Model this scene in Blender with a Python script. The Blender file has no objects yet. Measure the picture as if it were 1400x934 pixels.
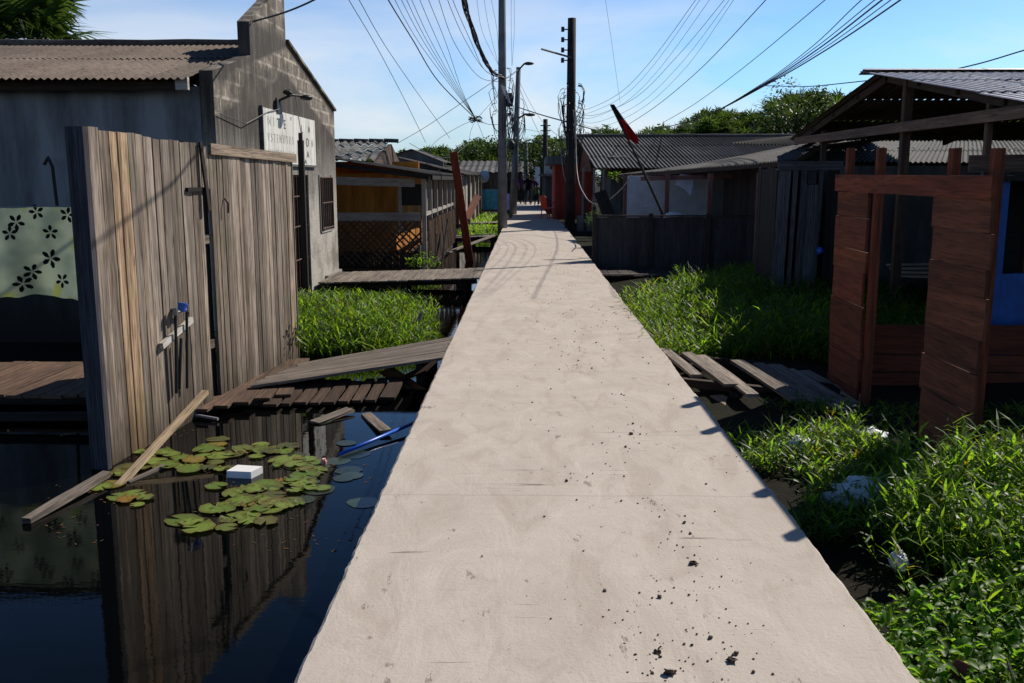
import bpy, math, random
from math import sin, cos, tan, pi, radians, sqrt, atan2
from mathutils import Vector as V, Matrix, noise as mnoise

random.seed(7)
R = random.random
def U(a, b): return a + (b - a) * R()
S = bpy.context.scene
COL = S.collection

# ------------------------------------------------------------------ camera
EYE = V((0, 0, 1.6)); PITCH = radians(9.86); YAW = radians(0.84); F = 1300.0
fw = V((-sin(YAW) * cos(PITCH), cos(YAW) * cos(PITCH), -sin(PITCH)))
rt = V((cos(YAW), sin(YAW), 0)); up = rt.cross(fw)
cam = bpy.data.cameras.new('camera'); co = bpy.data.objects.new('camera', cam); COL.objects.link(co)
co.location = EYE; co.rotation_euler = fw.to_track_quat('-Z', 'Y').to_euler()
cam.sensor_width = 36; cam.lens = 36 * F / 1400; cam.clip_end = 6000; cam.clip_start = .05
S.camera = co
def at(px, py, Y=None, z=None, X=None):
    "survey helper: the world point seen at a photo position, at a known depth, height or side offset"
    d = fw + rt * ((px - 700) / F) + up * (-(py - 467) / F)
    if Y is not None: t = (Y - EYE.y) / d.y
    elif z is not None: t = (z - EYE.z) / d.z
    else: t = (X - EYE.x) / d.x
    return EYE + d * t

# ------------------------------------------------------------------ mesh helper
def h2(a, b=0.0, c=0.0): return mnoise.noise(V((a, b, c)))
class MB:
    def __init__(s): s.v = []; s.f = []; s.uv = []; s.c = []; s.m = []
    def face(s, idx, uvs, col, m=0):
        s.f.append(idx); s.uv.append(uvs); s.c.append(col); s.m.append(m)
    def poly(s, pts, col=1.0, m=0, uvs=None, off=(0, 0)):
        pts = [V(p) for p in pts]; i = len(s.v); s.v += pts
        if uvs is None:
            n = V((0, 0, 0))
            for k in range(len(pts)): n += pts[k].cross(pts[(k + 1) % len(pts)])
            a = [abs(n.x), abs(n.y), abs(n.z)]; k = a.index(max(a))
            if k == 0: uvs = [(p.y + off[0], p.z + off[1]) for p in pts]
            elif k == 1: uvs = [(p.x + off[0], p.z + off[1]) for p in pts]
            else: uvs = [(p.x + off[0], p.y + off[1]) for p in pts]
        s.face(list(range(i, i + len(pts))), uvs, col, m)
    def beam(s, p0, p1, w, t, upv=(0, 0, 1), col=1.0, m=0, jit=0.0, taper=1.0, segs=1, warp=0.0):
        "a board: w across, t along upv; u runs with the grain"
        p0 = V(p0); p1 = V(p1); d = (p1 - p0); L = d.length
        if L < 1e-6: return
        d /= L; upv = V(upv); sd = d.cross(upv)
        if sd.length < 1e-4: sd = d.cross(V((1, 0, 0)))
        sd.normalize(); u = sd.cross(d).normalized()
        ou, ov = U(0, 50), U(0, 50); base = len(s.v)
        for k in range(segs + 1):
            a = k / segs; c = p0 + d * (L * a); ww = w * (1 + (taper - 1) * a)
            c = c + sd * (warp * U(-1, 1) if 0 < k < segs else 0)
            for (q, r) in ((-1, -1), (1, -1), (1, 1), (-1, 1)):
                s.v.append(c + sd * (q * ww / 2 + U(-jit, jit)) + u * (r * t / 2) + d * U(-jit, jit) * 1.5 * (k in (0, segs)))
        for k in range(segs):
            A = base + 4 * k; B = A + 4; l0 = ou + L * k / segs; l1 = ou + L * (k + 1) / segs
            vs = (0, w, w + t, 2 * w + t, 2 * w + 2 * t)
            for j in range(4):
                j2 = (j + 1) % 4
                s.face([A + j, A + j2, B + j2, B + j], [(l0, ov + vs[j]), (l0, ov + vs[j + 1]), (l1, ov + vs[j + 1]), (l1, ov + vs[j])], col, m)
        E = base + 4 * segs
        c8 = tuple(q * .8 for q in col) if hasattr(col, '__len__') else col * .8
        s.face([base + 3, base + 2, base + 1, base], [(ou, ov), (ou + .02, ov), (ou + .02, ov + w), (ou, ov + w)], c8, m)
        s.face([E, E + 1, E + 2, E + 3], [(ou, ov), (ou + .02, ov), (ou + .02, ov + w), (ou, ov + w)], c8, m)
    def box(s, x0, x1, y0, y1, z0, z1, col=1.0, m=0):
        i = len(s.v)
        for z in (z0, z1):
            for (x, y) in ((x0, y0), (x1, y0), (x1, y1), (x0, y1)): s.v.append(V((x, y, z)))
        for q in ((0, 1, 5, 4), (1, 2, 6, 5), (2, 3, 7, 6), (3, 0, 4, 7), (4, 5, 6, 7), (3, 2, 1, 0)):
            pts = [s.v[i + k] for k in q]
            if q in ((0, 1, 5, 4), (2, 3, 7, 6)): uv = [(p.x, p.z) for p in pts]
            elif q in ((1, 2, 6, 5), (3, 0, 4, 7)): uv = [(p.y, p.z) for p in pts]
            else: uv = [(p.x, p.y) for p in pts]
            s.face([i + k for k in q], uv, col, m)
    def tube(s, pts, r, n=6, col=1.0, m=0, r1=None, cap=True):
        pts = [V(p) for p in pts]; base = len(s.v); K = len(pts); L = 0.0; Ls = [0.0]
        for k in range(1, K): L += (pts[k] - pts[k - 1]).length; Ls.append(L)
        for k, p in enumerate(pts):
            d = (pts[min(k + 1, K - 1)] - pts[max(k - 1, 0)])
            d = d.normalized() if d.length > 1e-9 else V((0, 0, 1))
            a = d.cross(V((0, 0, 1)) if abs(d.z) < .95 else V((1, 0, 0))).normalized(); b = d.cross(a)
            rr = r if r1 is None else r + (r1 - r) * k / (K - 1)
            for j in range(n):
                t = 2 * pi * j / n; s.v.append(p + a * (rr * cos(t)) + b * (rr * sin(t)))
        for k in range(K - 1):
            for j in range(n):
                j2 = (j + 1) % n; A = base + k * n; B = A + n
                cw = 2 * pi * r / n
                s.face([A + j, B + j, B + j2, A + j2], [(Ls[k], j * cw), (Ls[k + 1], j * cw), (Ls[k + 1], (j + 1) * cw), (Ls[k], (j + 1) * cw)], col, m)
        if cap:
            s.face([base + j for j in range(n)], [(0, 0)] * n, col, m)
            E = base + (K - 1) * n
            s.face([E + n - 1 - j for j in range(n)], [(0, 0)] * n, col, m)
    def prism(s, pts, d, col=1.0, m=0):
        pts = [V(p) for p in pts]; d = V(d); q = [p + d for p in pts]
        s.poly(pts[::-1], col, m); s.poly(q, col, m)
        for k in range(len(pts)):
            k2 = (k + 1) % len(pts); s.poly([pts[k], pts[k2], q[k2], q[k]], col, m)
    def corr(s, a, b, c, d, pitch=.17, amp=.025, rows=3, sub=6, m=0, lo=.6, hi=1.1, sheet=1.05, sag=0.0):
        "corrugated roofing; a-b the eave, d-c the ridge, ribs run from eave to ridge, sheets lap"
        a, b, c, d = V(a), V(b), V(c), V(d)
        W = max((b - a).length, (c - d).length); H = ((d - a).length + (c - b).length) / 2
        nu = max(4, int(W / pitch * sub)); nrm = (b - a).cross(d - a).normalized()
        if nrm.z < 0: nrm = -nrm
        rr = {}
        for r in range(rows):
            v0 = r / rows; v1 = min(1.0, (r + 1) / rows + .05 / max(H, .1)); base = len(s.v)
            for (vv, lift) in ((v0, .012 if r else 0.0), ((v0 + v1) / 2, .006), (v1, 0.0)):
                for i in range(nu + 1):
                    u = i / nu; p = (a + (b - a) * u) * (1 - vv) + (d + (c - d) * u) * vv
                    x = u * W; k = int(x / sheet)
                    wob = .006 * h2(k * 3.1, r * 1.7) + sag * sin(pi * vv) * h2(x * .35, vv * 2, 5)
                    edge = 0 if 0 < vv < 1 else .02 * h2(k * 7.7, r)
                    s.v.append(p + nrm * (amp * sin(2 * pi * x / pitch) + lift + wob) + (d - a).normalized() * edge)
            for t in range(2):
                va = (v0, (v0 + v1) / 2, v1)
                for i in range(nu):
                    A = base + t * (nu + 1) + i; B = A + nu + 1; x0 = W * i / nu; x1 = W * (i + 1) / nu
                    k = (int(x0 / sheet), r)
                    if k not in rr: rr[k] = U(lo, hi)
                    s.face([A, A + 1, B + 1, B], [(x0, va[t] * H), (x1, va[t] * H), (x1, va[t + 1] * H), (x0, va[t + 1] * H)], rr[k], m)
    def leaf(s, b, d, L, w, droop=.3, col=1.0, m=0, side=None):
        d = V(d).normalized(); sd = V(side) if side is not None else d.cross(V((U(-.4, .4), U(-.4, .4), 1)))
        if sd.length < 1e-4: sd = V((1, 0, 0))
        sd.normalize(); b = V(b); i = len(s.v)
        m1 = b + d * (L * .45) - V((0, 0, droop * L * .12)); tip = b + d * (L * (1 - .2 * droop)) - V((0, 0, droop * L * .6))
        s.v += [b - sd * (w * .25), b + sd * (w * .25), m1 + sd * (w * .5), m1 - sd * (w * .5), tip]
        s.face([i, i + 1, i + 2, i + 3], [(0, 0), (w, 0), (w, L / 2), (0, L / 2)], col, m)
        s.face([i + 3, i + 2, i + 4], [(0, L / 2), (w, L / 2), (w / 2, L)], col, m)
    def blob(s, c, r, seed=0, n=8, rough=.25, col=1.0, m=0, freq=3.0):
        c = V(c); r = V(r) if hasattr(r, '__len__') else V((r, r, r)); base = len(s.v); nz = max(3, n // 2 + 1)
        for i in range(nz + 1):
            ph = pi * i / nz
            for j in range(n):
                th = 2 * pi * j / n; q = V((sin(ph) * cos(th), sin(ph) * sin(th), cos(ph)))
                k = 1 + rough * h2(q.x * freq + seed * 9.1, q.y * freq, q.z * freq)
                s.v.append(c + V((q.x * r.x, q.y * r.y, q.z * r.z)) * k)
        for i in range(nz):
            for j in range(n):
                j2 = (j + 1) % n; A = base + i * n; B = A + n
                s.face([A + j, B + j, B + j2, A + j2], [(j / n, i / nz), (j / n, (i + 1) / nz), ((j + 1) / n, (i + 1) / nz), ((j + 1) / n, i / nz)], col, m)
    def build(s, name, mats, parent=None, smooth=False, origin=None):
        if not isinstance(mats, (list, tuple)): mats = [mats]
        me = bpy.data.meshes.new(name)
        if parent is not None: o0 = wloc(parent)
        elif origin is not None: o0 = V(origin)
        else:
            xs = [p.x for p in s.v]; ys = [p.y for p in s.v]; zs = [p.z for p in s.v]
            o0 = V(((min(xs) + max(xs)) / 2, (min(ys) + max(ys)) / 2, min(zs)))
        me.from_pydata([(p.x - o0.x, p.y - o0.y, p.z - o0.z) for p in s.v], [], s.f)
        for m in mats: me.materials.append(m)
        ul = me.uv_layers.new(name='UVMap'); flat = []; cl = []
        for fu, cc in zip(s.uv, s.c):
            c3 = (cc, cc, cc) if not hasattr(cc, '__len__') else cc
            for q in fu: flat += [q[0], q[1]]; cl += [c3[0], c3[1], c3[2], 1.0]
        ul.data.foreach_set('uv', flat)
        ca = me.color_attributes.new('tint', 'FLOAT_COLOR', 'CORNER'); ca.data.foreach_set('color', cl)
        me.polygons.foreach_set('material_index', s.m)
        if smooth: me.polygons.foreach_set('use_smooth', [True] * len(s.f))
        me.update()
        o = bpy.data.objects.new(name, me); COL.objects.link(o)
        if parent is not None: o.parent = parent
        else: o.location = o0
        return o
def wloc(o):
    p = V(o.location)
    while o.parent is not None: o = o.parent; p += V(o.location)
    return p
def tag(o, label, cat, group=None, kind=None):
    o['label'] = label
    if cat: o['category'] = cat
    if group: o['group'] = group
    if kind: o['kind'] = kind
    return o
def structure(o): o['kind'] = 'structure'; return o
def thing(name, loc, label, cat, group=None):
    o = bpy.data.objects.new(name, None); COL.objects.link(o); o.location = loc
    o.empty_display_size = .2
    return tag(o, label, cat, group)
def kids(o): return [c for c in COL.objects if c.parent == o]
def dup(root, loc, rz=0, sc=1.0, label=None):
    r = root.copy(); COL.objects.link(r); r.location = loc; r.rotation_euler = (0, 0, rz); r.scale = (sc, sc, sc)
    if label: r['label'] = label
    for ch in kids(root):
        c = ch.copy(); COL.objects.link(c); c.parent = r
    return r

# ------------------------------------------------------------------ materials
class NT:
    def __init__(s, name):
        s.mat = bpy.data.materials.new(name); s.mat.use_nodes = True; s.t = s.mat.node_tree; s.n = s.t.nodes
        s.bsdf = s.n['Principled BSDF']; s.out = s.n['Material Output']
    def new(s, ty, **kw):
        n = s.n.new(ty)
        for k, v in kw.items(): setattr(n, k, v)
        return n
    def link(s, a, b): s.t.links.new(a, b)
    def put(s, sock, v):
        if isinstance(v, (int, float)): sock.default_value = v
        elif isinstance(v, (tuple, list)): sock.default_value = tuple(v) + ((1,) if len(v) == 3 and len(sock.default_value) == 4 else ())
        else: s.link(v, sock)
    def coord(s, which='UV', scale=(1, 1, 1), loc=(0, 0, 0)):
        tc = s.new('ShaderNodeTexCoord'); mp = s.new('ShaderNodeMapping'); s.link(tc.outputs[which], mp.inputs[0])
        mp.inputs['Scale'].default_value = scale; mp.inputs['Location'].default_value = loc; return mp.outputs[0]
    def noise(s, co, scale=5, det=4, rough=.55, dist=0):
        n = s.new('ShaderNodeTexNoise'); s.link(co, n.inputs['Vector'])
        n.inputs['Scale'].default_value = scale; n.inputs['Detail'].default_value = det
        n.inputs['Roughness'].default_value = rough; n.inputs['Distortion'].default_value = dist; return n.outputs['Fac']
    def ramp(s, fac, stops, interp='LINEAR'):
        n = s.new('ShaderNodeValToRGB'); s.put(n.inputs[0], fac); e = n.color_ramp.elements; n.color_ramp.interpolation = interp
        while len(e) > 1: e.remove(e[-1])
        for i, (p, c) in enumerate(stops):
            el = e[0] if i == 0 else e.new(p)
            el.position = p; el.color = tuple(c) + (1,) if hasattr(c, '__len__') else (c, c, c, 1)
        return n.outputs[0]
    def mix(s, fac, a, b, mode='MIX'):
        n = s.new('ShaderNodeMix', data_type='RGBA', blend_type=mode)
        s.put(n.inputs[0], fac); s.put(n.inputs[6], a); s.put(n.inputs[7], b); return n.outputs[2]
    def math(s, op, a, b=0.0, clamp=False):
        n = s.new('ShaderNodeMath', operation=op); n.use_clamp = clamp
        s.put(n.inputs[0], a); s.put(n.inputs[1], b); return n.outputs[0]
    def tint(s):
        n = s.new('ShaderNodeAttribute'); n.attribute_name = 'tint'; return n.outputs['Color']
    def bump(s, h, strength=.3, dist=.02):
        n = s.new('ShaderNodeBump'); s.put(n.inputs['Height'], h); n.inputs['Strength'].default_value = strength
        n.inputs['Distance'].default_value = dist; s.link(n.outputs[0], s.bsdf.inputs['Normal']); return n
    def fin(s, col, rough=.8, spec=.3, metal=0.0):
        s.put(s.bsdf.inputs['Base Color'], col); s.put(s.bsdf.inputs['Roughness'], rough)
        s.bsdf.inputs['Specular IOR Level'].default_value = spec; s.bsdf.inputs['Metallic'].default_value = metal
        return s.mat

def wood(name, a, b, dark=(.02, .016, .013), grain=1.0, dirt=.5, bump=.5, rough=.85, moss=0.0):
    n = NT(name); uv = n.coord('UV', (1.2, 38 * grain, 1)); uv2 = n.coord('UV', (.9, 5, 1)); uv3 = n.coord('UV', (5, 160 * grain, 1))
    g = n.noise(uv, 1, 5, .6, .6); blot = n.noise(uv2, 1.3, 4, .6); fine = n.noise(uv3, 1, 2, .5)
    c = n.mix(n.ramp(g, [(.36, 0), (.62, 1)]), a, b)
    c = n.mix(n.math('MULTIPLY', n.ramp(blot, [(.45, 0), (.72, 1)]), dirt), c, dark)
    c = n.mix(n.ramp(fine, [(.34, .75), (.50, 0)]), c, dark)
    crk = n.noise(n.coord('UV', (.7, 60 * grain, 1), (3, 7, 0)), 1, 2, .4); c = n.mix(n.ramp(crk, [(.26, .9), (.31, 0)]), c, (.01, .008, .006))
    kn = n.new('ShaderNodeTexVoronoi'); n.link(n.coord('UV', (1.3, 9, 1)), kn.inputs['Vector']); kn.inputs['Scale'].default_value = 1.6; c = n.mix(n.ramp(kn.outputs['Distance'], [(.05, .8), (.11, 0)]), c, dark)
    if moss:
        ob = n.coord('Object'); mz = n.noise(ob, 2.5, 3)
        c = n.mix(n.math('MULTIPLY', n.ramp(mz, [(.55, 0), (.7, 1)]), moss), c, (.09, .10, .02))
        sz = n.new('ShaderNodeSeparateXYZ'); n.link(n.coord('Object'), sz.inputs[0]); tz = n.math('ADD', sz.outputs['Z'], n.math('MULTIPLY', n.math('SUBTRACT', blot, .5), .9))
        c = n.mix(n.ramp(tz, [(.02, .85), (.30, .35), (.75, 0)]), c, (.045, .032, .02))
        c = n.mix(n.ramp(n.math('ADD', sz.outputs['Z'], n.math('MULTIPLY', g, .5)), [(0, 0), (1, 0)]), c, dark)
        pl = n.noise(n.coord('UV', (.5, 9, 1)), 1, 3); c = n.mix(n.ramp(pl, [(.30, .45), (.45, 0)]), c, (.06, .045, .036)); c = n.mix(n.ramp(pl, [(.56, 0), (.70, .45)]), c, (.40, .34, .28))
    c = n.mix(1.0, c, n.tint(), 'MULTIPLY')
    h = n.math('ADD', n.math('MULTIPLY', g, .6), n.math('MULTIPLY', fine, .5))
    n.bump(h, bump, .006)
    return n.fin(c, rough, .25)
def plain(name, col, rough=.7, spec=.3, metal=0.0, var=.25, scale=6, bump=.1, which='Object'):
    n = NT(name); ob = n.coord(which); a = n.noise(ob, scale, 5, .6)
    lo = tuple(c * (1 - var) for c in col); hi = tuple(min(1, c * (1 + var)) for c in col)
    c = n.mix(n.ramp(a, [(.3, 0), (.7, 1)]), lo, hi); c = n.mix(1.0, c, n.tint(), 'MULTIPLY')
    if bump: n.bump(n.noise(ob, scale * 8, 3), bump, .01)
    return n.fin(c, rough, spec, metal)
def leafmat(name, col, trans, mixf=.5, gloss=.35):
    n = NT(name); ti = n.tint()
    c = n.mix(1.0, col, ti, 'MULTIPLY'); ct = n.mix(1.0, trans, ti, 'MULTIPLY')
    n.fin(c, .45, gloss)
    tr = n.new('ShaderNodeBsdfTranslucent'); n.link(ct, tr.inputs[0])
    mx = n.new('ShaderNodeMixShader'); mx.inputs[0].default_value = mixf
    n.link(n.bsdf.outputs[0], mx.inputs[1]); n.link(tr.outputs[0], mx.inputs[2]); n.link(mx.outputs[0], n.out.inputs[0])
    return n.mat

M = {}
M['fence'] = wood('weathered_fence_wood', (.48, .39, .315), (.18, .138, .106), dirt=.6, moss=.35)
M['deck'] = wood('grey_deck_wood', (.30, .25, .205), (.15, .12, .10), dirt=.55)
M['pale'] = wood('pale_plank_wood', (.48, .38, .27), (.30, .22, .15), dirt=.35)
M['red'] = wood('red_sawn_wood', (.22, .060, .027), (.12, .033, .015), dark=(.06, .022, .012), dirt=.5, bump=.3, grain=.5)
M['dark'] = wood('dark_old_wood', (.060, .050, .046), (.030, .025, .023), dirt=.6)
M['brown'] = wood('brown_wood', (.12, .075, .05), (.06, .035, .025), dirt=.5)
M['greyplank'] = wood('blue_grey_plank', (.14, .14, .15), (.07, .07, .078), dirt=.6)
M['whitewood'] = wood('white_painted_wood', (.55, .52, .47), (.40, .37, .33), dirt=.35, dark=(.14, .11, .09))

def mk_path():
    n = NT('path_concrete'); ob = n.coord('Object'); st = n.coord('Object', (1, .35, 1)); fi = n.coord('Object', (4.0, 1.1, 1))
    big = n.noise(ob, 1.7, 8, .72, .5); mid = n.noise(st, 4.5, 8, .68, .8); fine = n.noise(ob, 60, 4, .7); vf = n.noise(ob, 220, 2, .6)
    c = n.mix(n.ramp(big, [(.35, 0), (.66, 1)]), (.50, .435, .375), (.58, .51, .445))
    c = n.mix(n.ramp(mid, [(.38, .55), (.50, 0)]), c, (.42, .35, .29))
    c = n.mix(n.ramp(mid, [(.58, 0), (.72, .5)]), c, (.70, .635, .565))
    c = n.mix(n.ramp(fine, [(.30, .6), (.42, 0)]), c, (.34, .29, .245))
    c = n.mix(n.ramp(vf, [(.26, .5), (.36, 0)]), c, (.26, .22, .19))
    # trowel scratches
    w = n.noise(n.coord('Object', (1.2, 30, 1)), .8, 3, .5, 1.6); m2 = n.noise(ob, 1.4, 2)
    k = n.math('MULTIPLY', n.ramp(w, [(.655, 0), (.69, .8)]), n.ramp(m2, [(.5, 0), (.6, 1)]))
    c = n.mix(k, c, (.17, .14, .12))
    # darker rough stains
    s1 = n.noise(n.coord('Object', (1, .6, 1), (7, 3, 0)), 2.2, 8, .75); c = n.mix(n.ramp(s1, [(.58, 0), (.66, .35)]), c, (.40, .325, .265))
    pt = n.noise(n.coord('Object', (1, .45, 1), (3, 9, 0)), 9, 5, .7); pk = n.ramp(pt, [(.63, 0), (.68, .75)]); c = n.mix(pk, c, (.21, .175, .15))
    # joints every 2.4 m
    sx = n.new('ShaderNodeSeparateXYZ'); n.link(n.coord('Object'), sx.inputs[0])
    wy = n.math('ADD', sx.outputs['Y'], n.math('MULTIPLY', n.noise(ob, 3, 2), .03))
    fr = n.math('ABSOLUTE', n.math('SUBTRACT', n.math('FRACT', n.math('DIVIDE', wy, 3.1)), .5))
    c = n.mix(n.ramp(fr, [(0, .30), (.0016, .22), (.0028, 0)]), c, (.22, .18, .15))
    # muddy worn edges
    ex = n.math('ABSOLUTE', n.math('SUBTRACT', sx.outputs['X'], .0))
    e2 = n.math('ADD', ex, n.math('MULTIPLY', n.noise(ob, 7, 5, .7), .16))
    c = n.mix(n.ramp(e2, [(1.02, 0), (1.12, .5)]), c, (.27, .225, .19))
    h = n.math('ADD', n.math('MULTIPLY', mid, 1.0), n.math('MULTIPLY', fine, .45))
    h = n.math('SUBTRACT', h, n.math('MULTIPLY', pk, .4)); n.bump(h, .45, .012)
    return n.fin(c, .88, .25)
M['path'] = mk_path()

def mk_facade():
    n = NT('stained_stucco'); uv = n.coord('UV'); sx = n.new('ShaderNodeSeparateXYZ'); n.link(uv, sx.inputs[0]); u, v = sx.outputs[0], sx.outputs[1]
    st = n.noise(n.coord('UV', (5.5, .35, 1)), 1.8, 7, .7, .4); bl = n.noise(uv, 1.1, 5, .6); fi = n.noise(uv, 22, 5, .7)
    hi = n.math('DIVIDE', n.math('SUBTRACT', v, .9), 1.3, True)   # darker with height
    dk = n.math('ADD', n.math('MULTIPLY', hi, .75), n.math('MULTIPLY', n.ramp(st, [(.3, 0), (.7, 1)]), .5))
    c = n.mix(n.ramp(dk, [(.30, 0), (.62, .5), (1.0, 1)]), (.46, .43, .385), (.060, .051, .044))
    c = n.mix(n.ramp(bl, [(.5, 0), (.64, .7)]), c, (.12, .10, .082))
    c = n.mix(n.ramp(fi, [(.36, .5), (.5, 0)]), c, (.06, .05, .04))
    d = n.math('SUBTRACT', n.math('SUBTRACT', 3.47, n.math('MULTIPLY', n.math('ABSOLUTE', n.math('SUBTRACT', u, 13.9)), .227)), v)
    band = n.math('MULTIPLY', n.ramp(d, [(.06, 0), (.12, 1), (.42, 1), (.50, 0)]), n.ramp(n.noise(uv, .9, 4, .6, .3), [(.36, 0), (.50, 1)]))
    band = n.math('MULTIPLY', band, n.ramp(n.noise(uv, 5, 5, .7), [(.36, .15), (.55, 1)]))
    tow = n.ramp(n.math('SUBTRACT', v, 3.45), [(0, 0), (.1, 1)])
    band = n.math('MAXIMUM', band, n.math('MULTIPLY', tow, n.ramp(n.noise(uv, 2.1, 3), [(.45, 0), (.58, .8)])))
    br = n.new('ShaderNodeTexBrick'); n.link(uv, br.inputs[0]); br.inputs['Scale'].default_value = 1.0
    br.inputs['Brick Width'].default_value = .38; br.inputs['Row Height'].default_value = .19; br.inputs['Mortar Size'].default_value = .022
    br.inputs['Mortar Smooth'].default_value = .4
    br.inputs['Color1'].default_value = (.12, .10, .08, 1); br.inputs['Color2'].default_value = (.24, .20, .165, 1); br.inputs['Mortar'].default_value = (.46, .41, .34, 1)
    c = n.mix(band, c, n.mix(n.ramp(fi, [(.4, .4), (.6, 0)]), br.outputs[0], (.42, .37, .30)))
    c = n.mix(1.0, c, n.tint(), 'MULTIPLY')
    n.bump(n.math('ADD', n.math('MULTIPLY', fi, .5), n.math('MULTIPLY', st, .6)), .5, .02)
    return n.fin(c, .92, .2)
M['facade'] = mk_facade()

def mk_wall(name, base, low, moldz=.5):
    n = NT(name); ob = n.coord('Object'); st = n.noise(n.coord('Object', (2.2, 2.2, .35)), 1.4, 6, .65); bl = n.noise(ob, .8, 5, .6)
    c = n.mix(n.ramp(st, [(.40, 0), (.66, 1)]), base, tuple(x * .42 for x in base))
    c = n.mix(n.ramp(bl, [(.5, 0), (.7, .6)]), c, low)
    sx = n.new('ShaderNodeSeparateXYZ'); n.link(ob, sx.inputs[0])
    hz = n.math('ADD', sx.outputs['Z'], n.math('MULTIPLY', bl, .5)); c = n.mix(n.ramp(n.math('DIVIDE', hz, 1.0 / moldz if moldz > 1 else 1.0), [(.35, 1), (.85, 0)]), c, low)
    c = n.mix(1.0, c, n.tint(), 'MULTIPLY')
    n.bump(n.noise(ob, 30, 4, .7), .4, .01)
    return n.fin(c, .9, .2)
M['housewall'] = mk_wall('grey_blue_render', (.27, .275, .285), (.05, .05, .052))
M['palewall'] = mk_wall('pale_render', (.42, .40, .37), (.13, .12, .11))
M['pinkwall'] = mk_wall('red_painted_render', (.52, .085, .06), (.25, .05, .04))
M['orange'] = mk_wall('orange_render', (.68, .27, .05), (.36, .13, .03))
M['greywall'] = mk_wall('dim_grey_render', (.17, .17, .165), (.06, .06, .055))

def mk_roof(name, a, b, rough=.85, metal=0.0, spec=.3):
    n = NT(name); uv = n.coord('UV'); g = n.noise(uv, 9, 6, .7); bl = n.noise(n.coord('UV', (1.2, .5, 1)), 1.1, 5, .65, .3)
    lich = n.noise(uv, 30, 4, .75)
    c = n.mix(n.ramp(bl, [(.35, 0), (.65, 1)]), a, b)
    c = n.mix(n.ramp(g, [(.36, .7), (.52, 0)]), c, tuple(x * .4 for x in b))
    if not metal: c = n.mix(n.ramp(lich, [(.56, 0), (.70, .7)]), c, tuple(min(1, x * 1.9) for x in a))
    c = n.mix(1.0, c, n.tint(), 'MULTIPLY')
    n.bump(lich, .35, .01)
    return n.fin(c, rough, spec, metal)
M['fibre'] = mk_roof('old_fibre_cement_brown', (.175, .135, .11), (.105, .078, .062))
M['fibregrey'] = mk_roof('old_fibre_cement_grey', (.125, .12, .118), (.07, .066, .064))
M['zinc'] = mk_roof('dull_zinc_sheet', (.50, .49, .52), (.34, .33, .36), .42, .5, .5)
M['underside'] = mk_roof('dark_sheet', (.10, .085, .075), (.06, .05, .045))

def mk_water():
    n = NT('swamp_water'); ob = n.coord('Object')
    n.fin((.0012, .0016, .0015), .015, .28); n.bsdf.inputs['IOR'].default_value = 1.33
    a = n.noise(n.coord('Object', (1, 2.2, 1)), 3.5, 3, .5); b = n.noise(n.coord('Object', (1, 2.6, 1)), 16, 3, .6)
    msk = n.ramp(n.noise(ob, .7, 2), [(.42, .15), (.62, 1)])
    h = n.math('ADD', n.math('MULTIPLY', a, .55), n.math('MULTIPLY', n.math('MULTIPLY', b, .20), msk))
    n.bump(h, .022, .05)
    return n.mat
M['water'] = mk_water()
def mk_mud():
    n = NT('swamp_mud'); ob = n.coord('Object'); a = n.noise(ob, 2.5, 6, .65); g = n.noise(ob, 14, 5, .7)
    c = n.mix(n.ramp(a, [(.38, 0), (.62, 1)]), (.015, .012, .009), (.014, .018, .007)); c = n.mix(n.ramp(g, [(.52, 0), (.7, .6)]), c, (.028, .023, .016))
    n.bump(g, .6, .03); return n.fin(c, .95, .08)
M['mud'] = mk_mud()
M['grass'] = leafmat('marsh_grass', (.075, .14, .018), (.33, .56, .030), .55, .28)
M['cover'] = leafmat('broad_leaf_cover', (.070, .16, .018), (.28, .54, .03), .5, .2)
M['palm'] = leafmat('palm_leaf', (.038, .078, .018), (.13, .21, .03), .35, .12)
M['lilydark'] = plain('drowned_leaf', (.030, .045, .020), .25, .5)
def mk_lily():
    n = NT('lily_pad'); oi = n.new('ShaderNodeObjectInfo'); r = oi.outputs['Random']; ob = n.coord('Object')
    c = n.ramp(r, [(0, (.10, .18, .03)), (.3, (.17, .25, .04)), (.55, (.21, .28, .05)), (.7, (.07, .09, .03)), (.85, (.12, .13, .04)), (.95, (.26, .20, .04)), (1, (.34, .12, .025))])
    rad = n.new('ShaderNodeVectorMath', operation='LENGTH'); n.link(ob, rad.inputs[0])
    nz = n.noise(ob, 16, 4, .7); e = n.math('ADD', rad.outputs['Value'], n.math('MULTIPLY', nz, .10))
    c = n.mix(n.ramp(e, [(.10, 0), (.145, .8)]), c, (.13, .085, .02))
    c = n.mix(n.ramp(nz, [(.34, .6), (.46, 0)]), c, (.05, .06, .015)); c = n.mix(1.0, c, n.tint(), 'MULTIPLY')
    n.bump(nz, .3, .01); n.fin(c, .38, .45)
    tr = n.new('ShaderNodeBsdfTranslucent'); n.link(c, tr.inputs[0]); mx = n.new('ShaderNodeMixShader'); mx.inputs[0].default_value = .15
    n.link(n.bsdf.outputs[0], mx.inputs[1]); n.link(tr.outputs[0], mx.inputs[2]); n.link(mx.outputs[0], n.out.inputs[0]); return n.mat
M['lily'] = mk_lily()
M['black'] = plain('black_rubber', (.012, .012, .013), .55, .4)
M['wire'] = plain('wire_black', (.018, .018, .02), .5, .4, var=.1, bump=0)
M['wiregrey'] = plain('wire_grey', (.30, .30, .31), .5, .4, var=.2, bump=0)
M['polegrey'] = plain('pole_concrete', (.17, .175, .185), .85, .2, var=.3, scale=3)
M['poledark'] = plain('pole_dark', (.035, .03, .028), .85, .2, var=.4, scale=3)
M['steel'] = plain('dull_steel', (.22, .22, .23), .45, .5, .7)
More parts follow.
